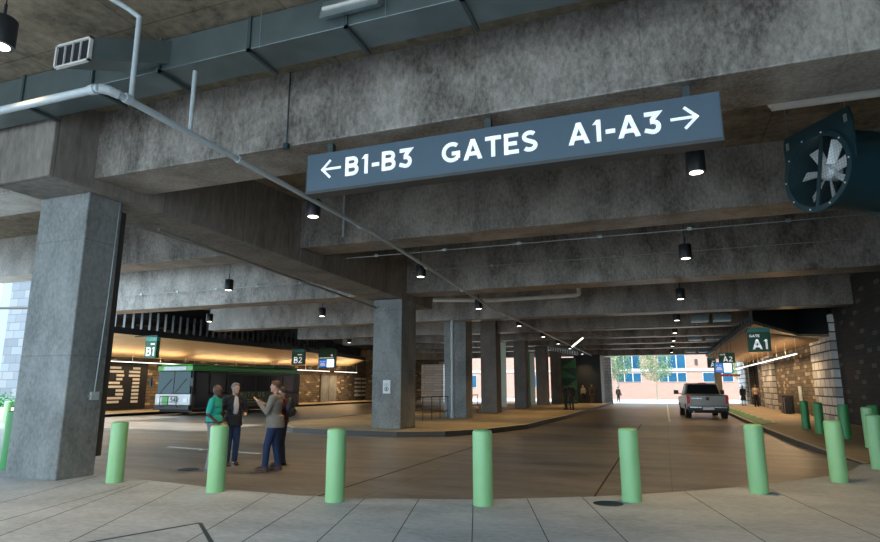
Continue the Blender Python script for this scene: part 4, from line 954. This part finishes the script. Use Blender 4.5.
    # top
    tp = MB(); g = .022 if top == 'jacket' else .012
    torso(tp, g)
    if top == 'jacket': tp.cone(S(0, 0, .84), S(0, 0, 1.08), .20*k, .175*k, 18); 
    else: tp.cone(S(0, 0, .95), S(0, 0, 1.1), .158*k*build, .15*k*build, 18)
    for arm in (armR, armL):
        a, b2, c = [S(*p) for p in arm]
        if long_sleeve: capsule(tp, a, b2, .068*k+g*.4, .056*k); capsule(tp, b2, b2.lerp(c, .93), .054*k, .042*k)
        else: capsule(tp, a, a.lerp(b2, .78), .066*k, .062*k)
    o = baked(tp, 'jacket' if top == 'jacket' else 'shirt', flat('top', topc, .85, noise=.25, nscale=40), e, vox)
    if shirtc:
        sf = MB(); sf.ball(S(0, .07, 1.26), (.088*k, .085*k, .23*k), 14, 12); sf.ball(S(0, .06, 1.45), (.055*k, .05*k, .04*k), 12, 8)
        baked(sf, 'shirt_front', flat('shirt', shirtc, .8), e, vox)
        cl_ = MB()
        for s_ in (1, -1): cl_.hexa([S(.075*s_, .13, 1.08), S(.095*s_, .12, 1.08), S(.10*s_, .135, 1.10), S(.07*s_, .15, 1.10), S(.045*s_, .09, 1.50), S(.085*s_, .06, 1.50), S(.09*s_, .085, 1.49), S(.04*s_, .11, 1.48)])
        cl_.build('lapels', flat('lapel', [c*.8 for c in topc], .8), e)
    else:
        cl_ = MB(); cl_.cone(S(0, .0, 1.475), S(0, .01, 1.52), .075*k, .066*k, 16); cl_.build('collar', o.data.materials[0], e, smooth=True)
    if not dress:
        bt = MB(); bt.cone(S(0, 0, .965), S(0, 0, 1.0), .165*k*build, .165*k*build, 20); 
        if top != 'jacket': bt.build('belt', M['kerb'], e)
    sh = MB()
    for i, (hip, knee, ank) in enumerate(legs):
        sh.ball(ank+S(0, .06, -.035), (.052*k, .145*k, .042*k), 14, 8); sh.ball(ank+S(0, -.02, .0), (.048*k, .055*k, .05*k), 10, 8)
        sh.box(ank.x-.048*k, ank.x+.048*k, ank.y-.07*k, ank.y+.19*k, 0.002, .022*k)
    q = MB(); q.v = sh.v; q.f = sh.f; q.mi = sh.mi; q.build('shoes', flat('shoe', shoec, .5), e, smooth=True)
    hr = MB()
    if hairstyle == 'short': hr.ball(H(0, -.018, .03), (.083*k, .094*k, .100*k), 18, 12, Rz); hr.ball(H(0, .03, .085), (.066*k, .06*k, .035*k), 14, 8, Rz)
    if hairstyle == 'long': hr.ball(H(0, -.02, .02), (.092*k, .10*k, .12*k), 18, 12, Rz); hr.ball(H(0, -.07, -.12), (.085*k, .05*k, .15*k), 14, 10, Rz)
    if hairstyle == 'balding': hr.ball(H(0, -.035, -.0), (.083*k, .075*k, .065*k), 16, 10, Rz)
    if hr.v: baked(hr, 'hair', flat('hair', hair, .7), e, vox, 1)
    if bag: MB().box(.2, .34, -.1, .12, .75, 1.05).tube([(.27, 0, 1.05), (.16, 0, 1.45)], .012, 6).build('bag', M['kerb'], e)
    return e
# teal polo, seen from behind-left, looking right toward the other men
person((-9.02, 10.42, 0), math.radians(-68), 'bald man in a teal polo and grey trousers standing behind the second bollard', 1.76, skin=(.13, .06, .04), topc=(.02, .40, .34), legc=(.25, .24, .24), shoec=(.3, .3, .3), hairstyle='none',
       build=1.12, long_sleeve=False, armR=[(.22, 0, 1.43), (.29, -.04, 1.15), (.17, .13, .98)], armL=[(-.22, 0, 1.43), (-.29, -.03, 1.15), (-.2, .14, 1.0)], vox=.014)
person((-9.12, 11.15, 0), math.radians(-122), 'grey haired man in a navy suit and open white shirt beside the man in teal', 1.80, skin=(.48, .27, .20), hair=(.18, .16, .15), top='jacket', topc=(.012, .014, .022), legc=(.025, .045, .10),
       shirtc=(.50, .48, .50), shoec=(.07, .03, .02), feet=((.09, .02), (-.1, -.05)), armR=[(.185, 0, 1.42), (.27, -.04, 1.15), (.24, .10, .93)], armL=[(-.185, 0, 1.42), (-.27, -.02, 1.15), (-.2, .17, 1.12)], head_turn=.4)
person((-7.72, 10.75, 0), math.radians(103), 'man in a tan blazer and jeans gesturing with raised hands', 1.84, skin=(.50, .25, .18), hair=(.09, .04, .02), top='jacket', topc=(.20, .17, .14), legc=(.015, .03, .09), shoec=(.09, .035, .02),
       feet=((.11, -.05), (-.11, .14)), armR=[(.185, 0, 1.42), (.23, .10, 1.13), (.10, .30, 1.31)], armL=[(-.185, 0, 1.42), (-.24, .08, 1.14), (-.13, .33, 1.36)], head_turn=.15)
person((-8.08, 11.5, 0), math.radians(95), 'person in a maroon top with a black backpack, mostly hidden behind the tan blazer', 1.72, skin=(.42, .24, .18), hair=(.05, .03, .02), topc=(.09, .008, .02), legc=(.03, .035, .05),
       shirtc=(.35, .03, .25), hairstyle='short', armR=[(.185, 0, 1.42), (.30, -.02, 1.14), (.26, .10, .98)])
mar = [o for o in C.objects if o.get('label', '').startswith('person in a maroon')][0]
MB().ball((.02, -.19, 1.26), (.15, .10, .22), 16, 12).ball((.02, -.26, 1.16), (.11, .06, .10), 12, 8).tube([(-.13, -.10, 1.40), (-.13, .10, 1.42), (-.14, .13, 1.22)], .018, 6).tube([(.13, -.10, 1.40), (.13, .10, 1.42), (.14, .13, 1.22)], .018, 6).build('backpack', M['black'], mar, smooth=True)
# far figures
person((-6.05, 41.9, .17), math.radians(170), 'dark dressed person standing on the island by the green triangle screen', 1.76, topc=(.02, .02, .025), legc=(.02, .02, .025), vox=.03, skin=(.2, .12, .08))
person((-6.55, 42.6, .17), math.radians(120), 'second dark dressed person, left of the pair on the island', 1.72, topc=(.03, .02, .02), legc=(.02, .02, .02), vox=.03, skin=(.2, .12, .08))
person((-7.4, 59.2, .17), math.radians(160), 'person in a pale shirt before the black stair core', 1.74, topc=(.45, .40, .30), legc=(.03, .03, .03), vox=.03)
person((-6.6, 59.2, .17), math.radians(200), 'person in brown beside the pale shirt at the black stair core', 1.80, topc=(.10, .07, .05), legc=(.16, .11, .07), vox=.03)
person((-4.95, 70.5, 0), math.radians(10), 'small dark figure standing against the light in the far opening', 1.74, topc=(.02, .02, .02), legc=(.02, .02, .02), vox=.03, bag=True)
person((6.35, 58.5, .13), math.radians(190), 'woman in a long black dress walking on the right sidewalk', 1.72, topc=(.015, .013, .015), legc=(.015, .013, .015), dress=True, hairstyle='long', vox=.025, skin=(.35, .2, .15))
person((6.85, 54.6, .13), math.radians(175), 'man in a pale shirt and dark trousers walking on the right sidewalk', 1.80, topc=(.55, .42, .30), legc=(.015, .015, .02), vox=.025, hair=(.1, .06, .04), long_sleeve=False)
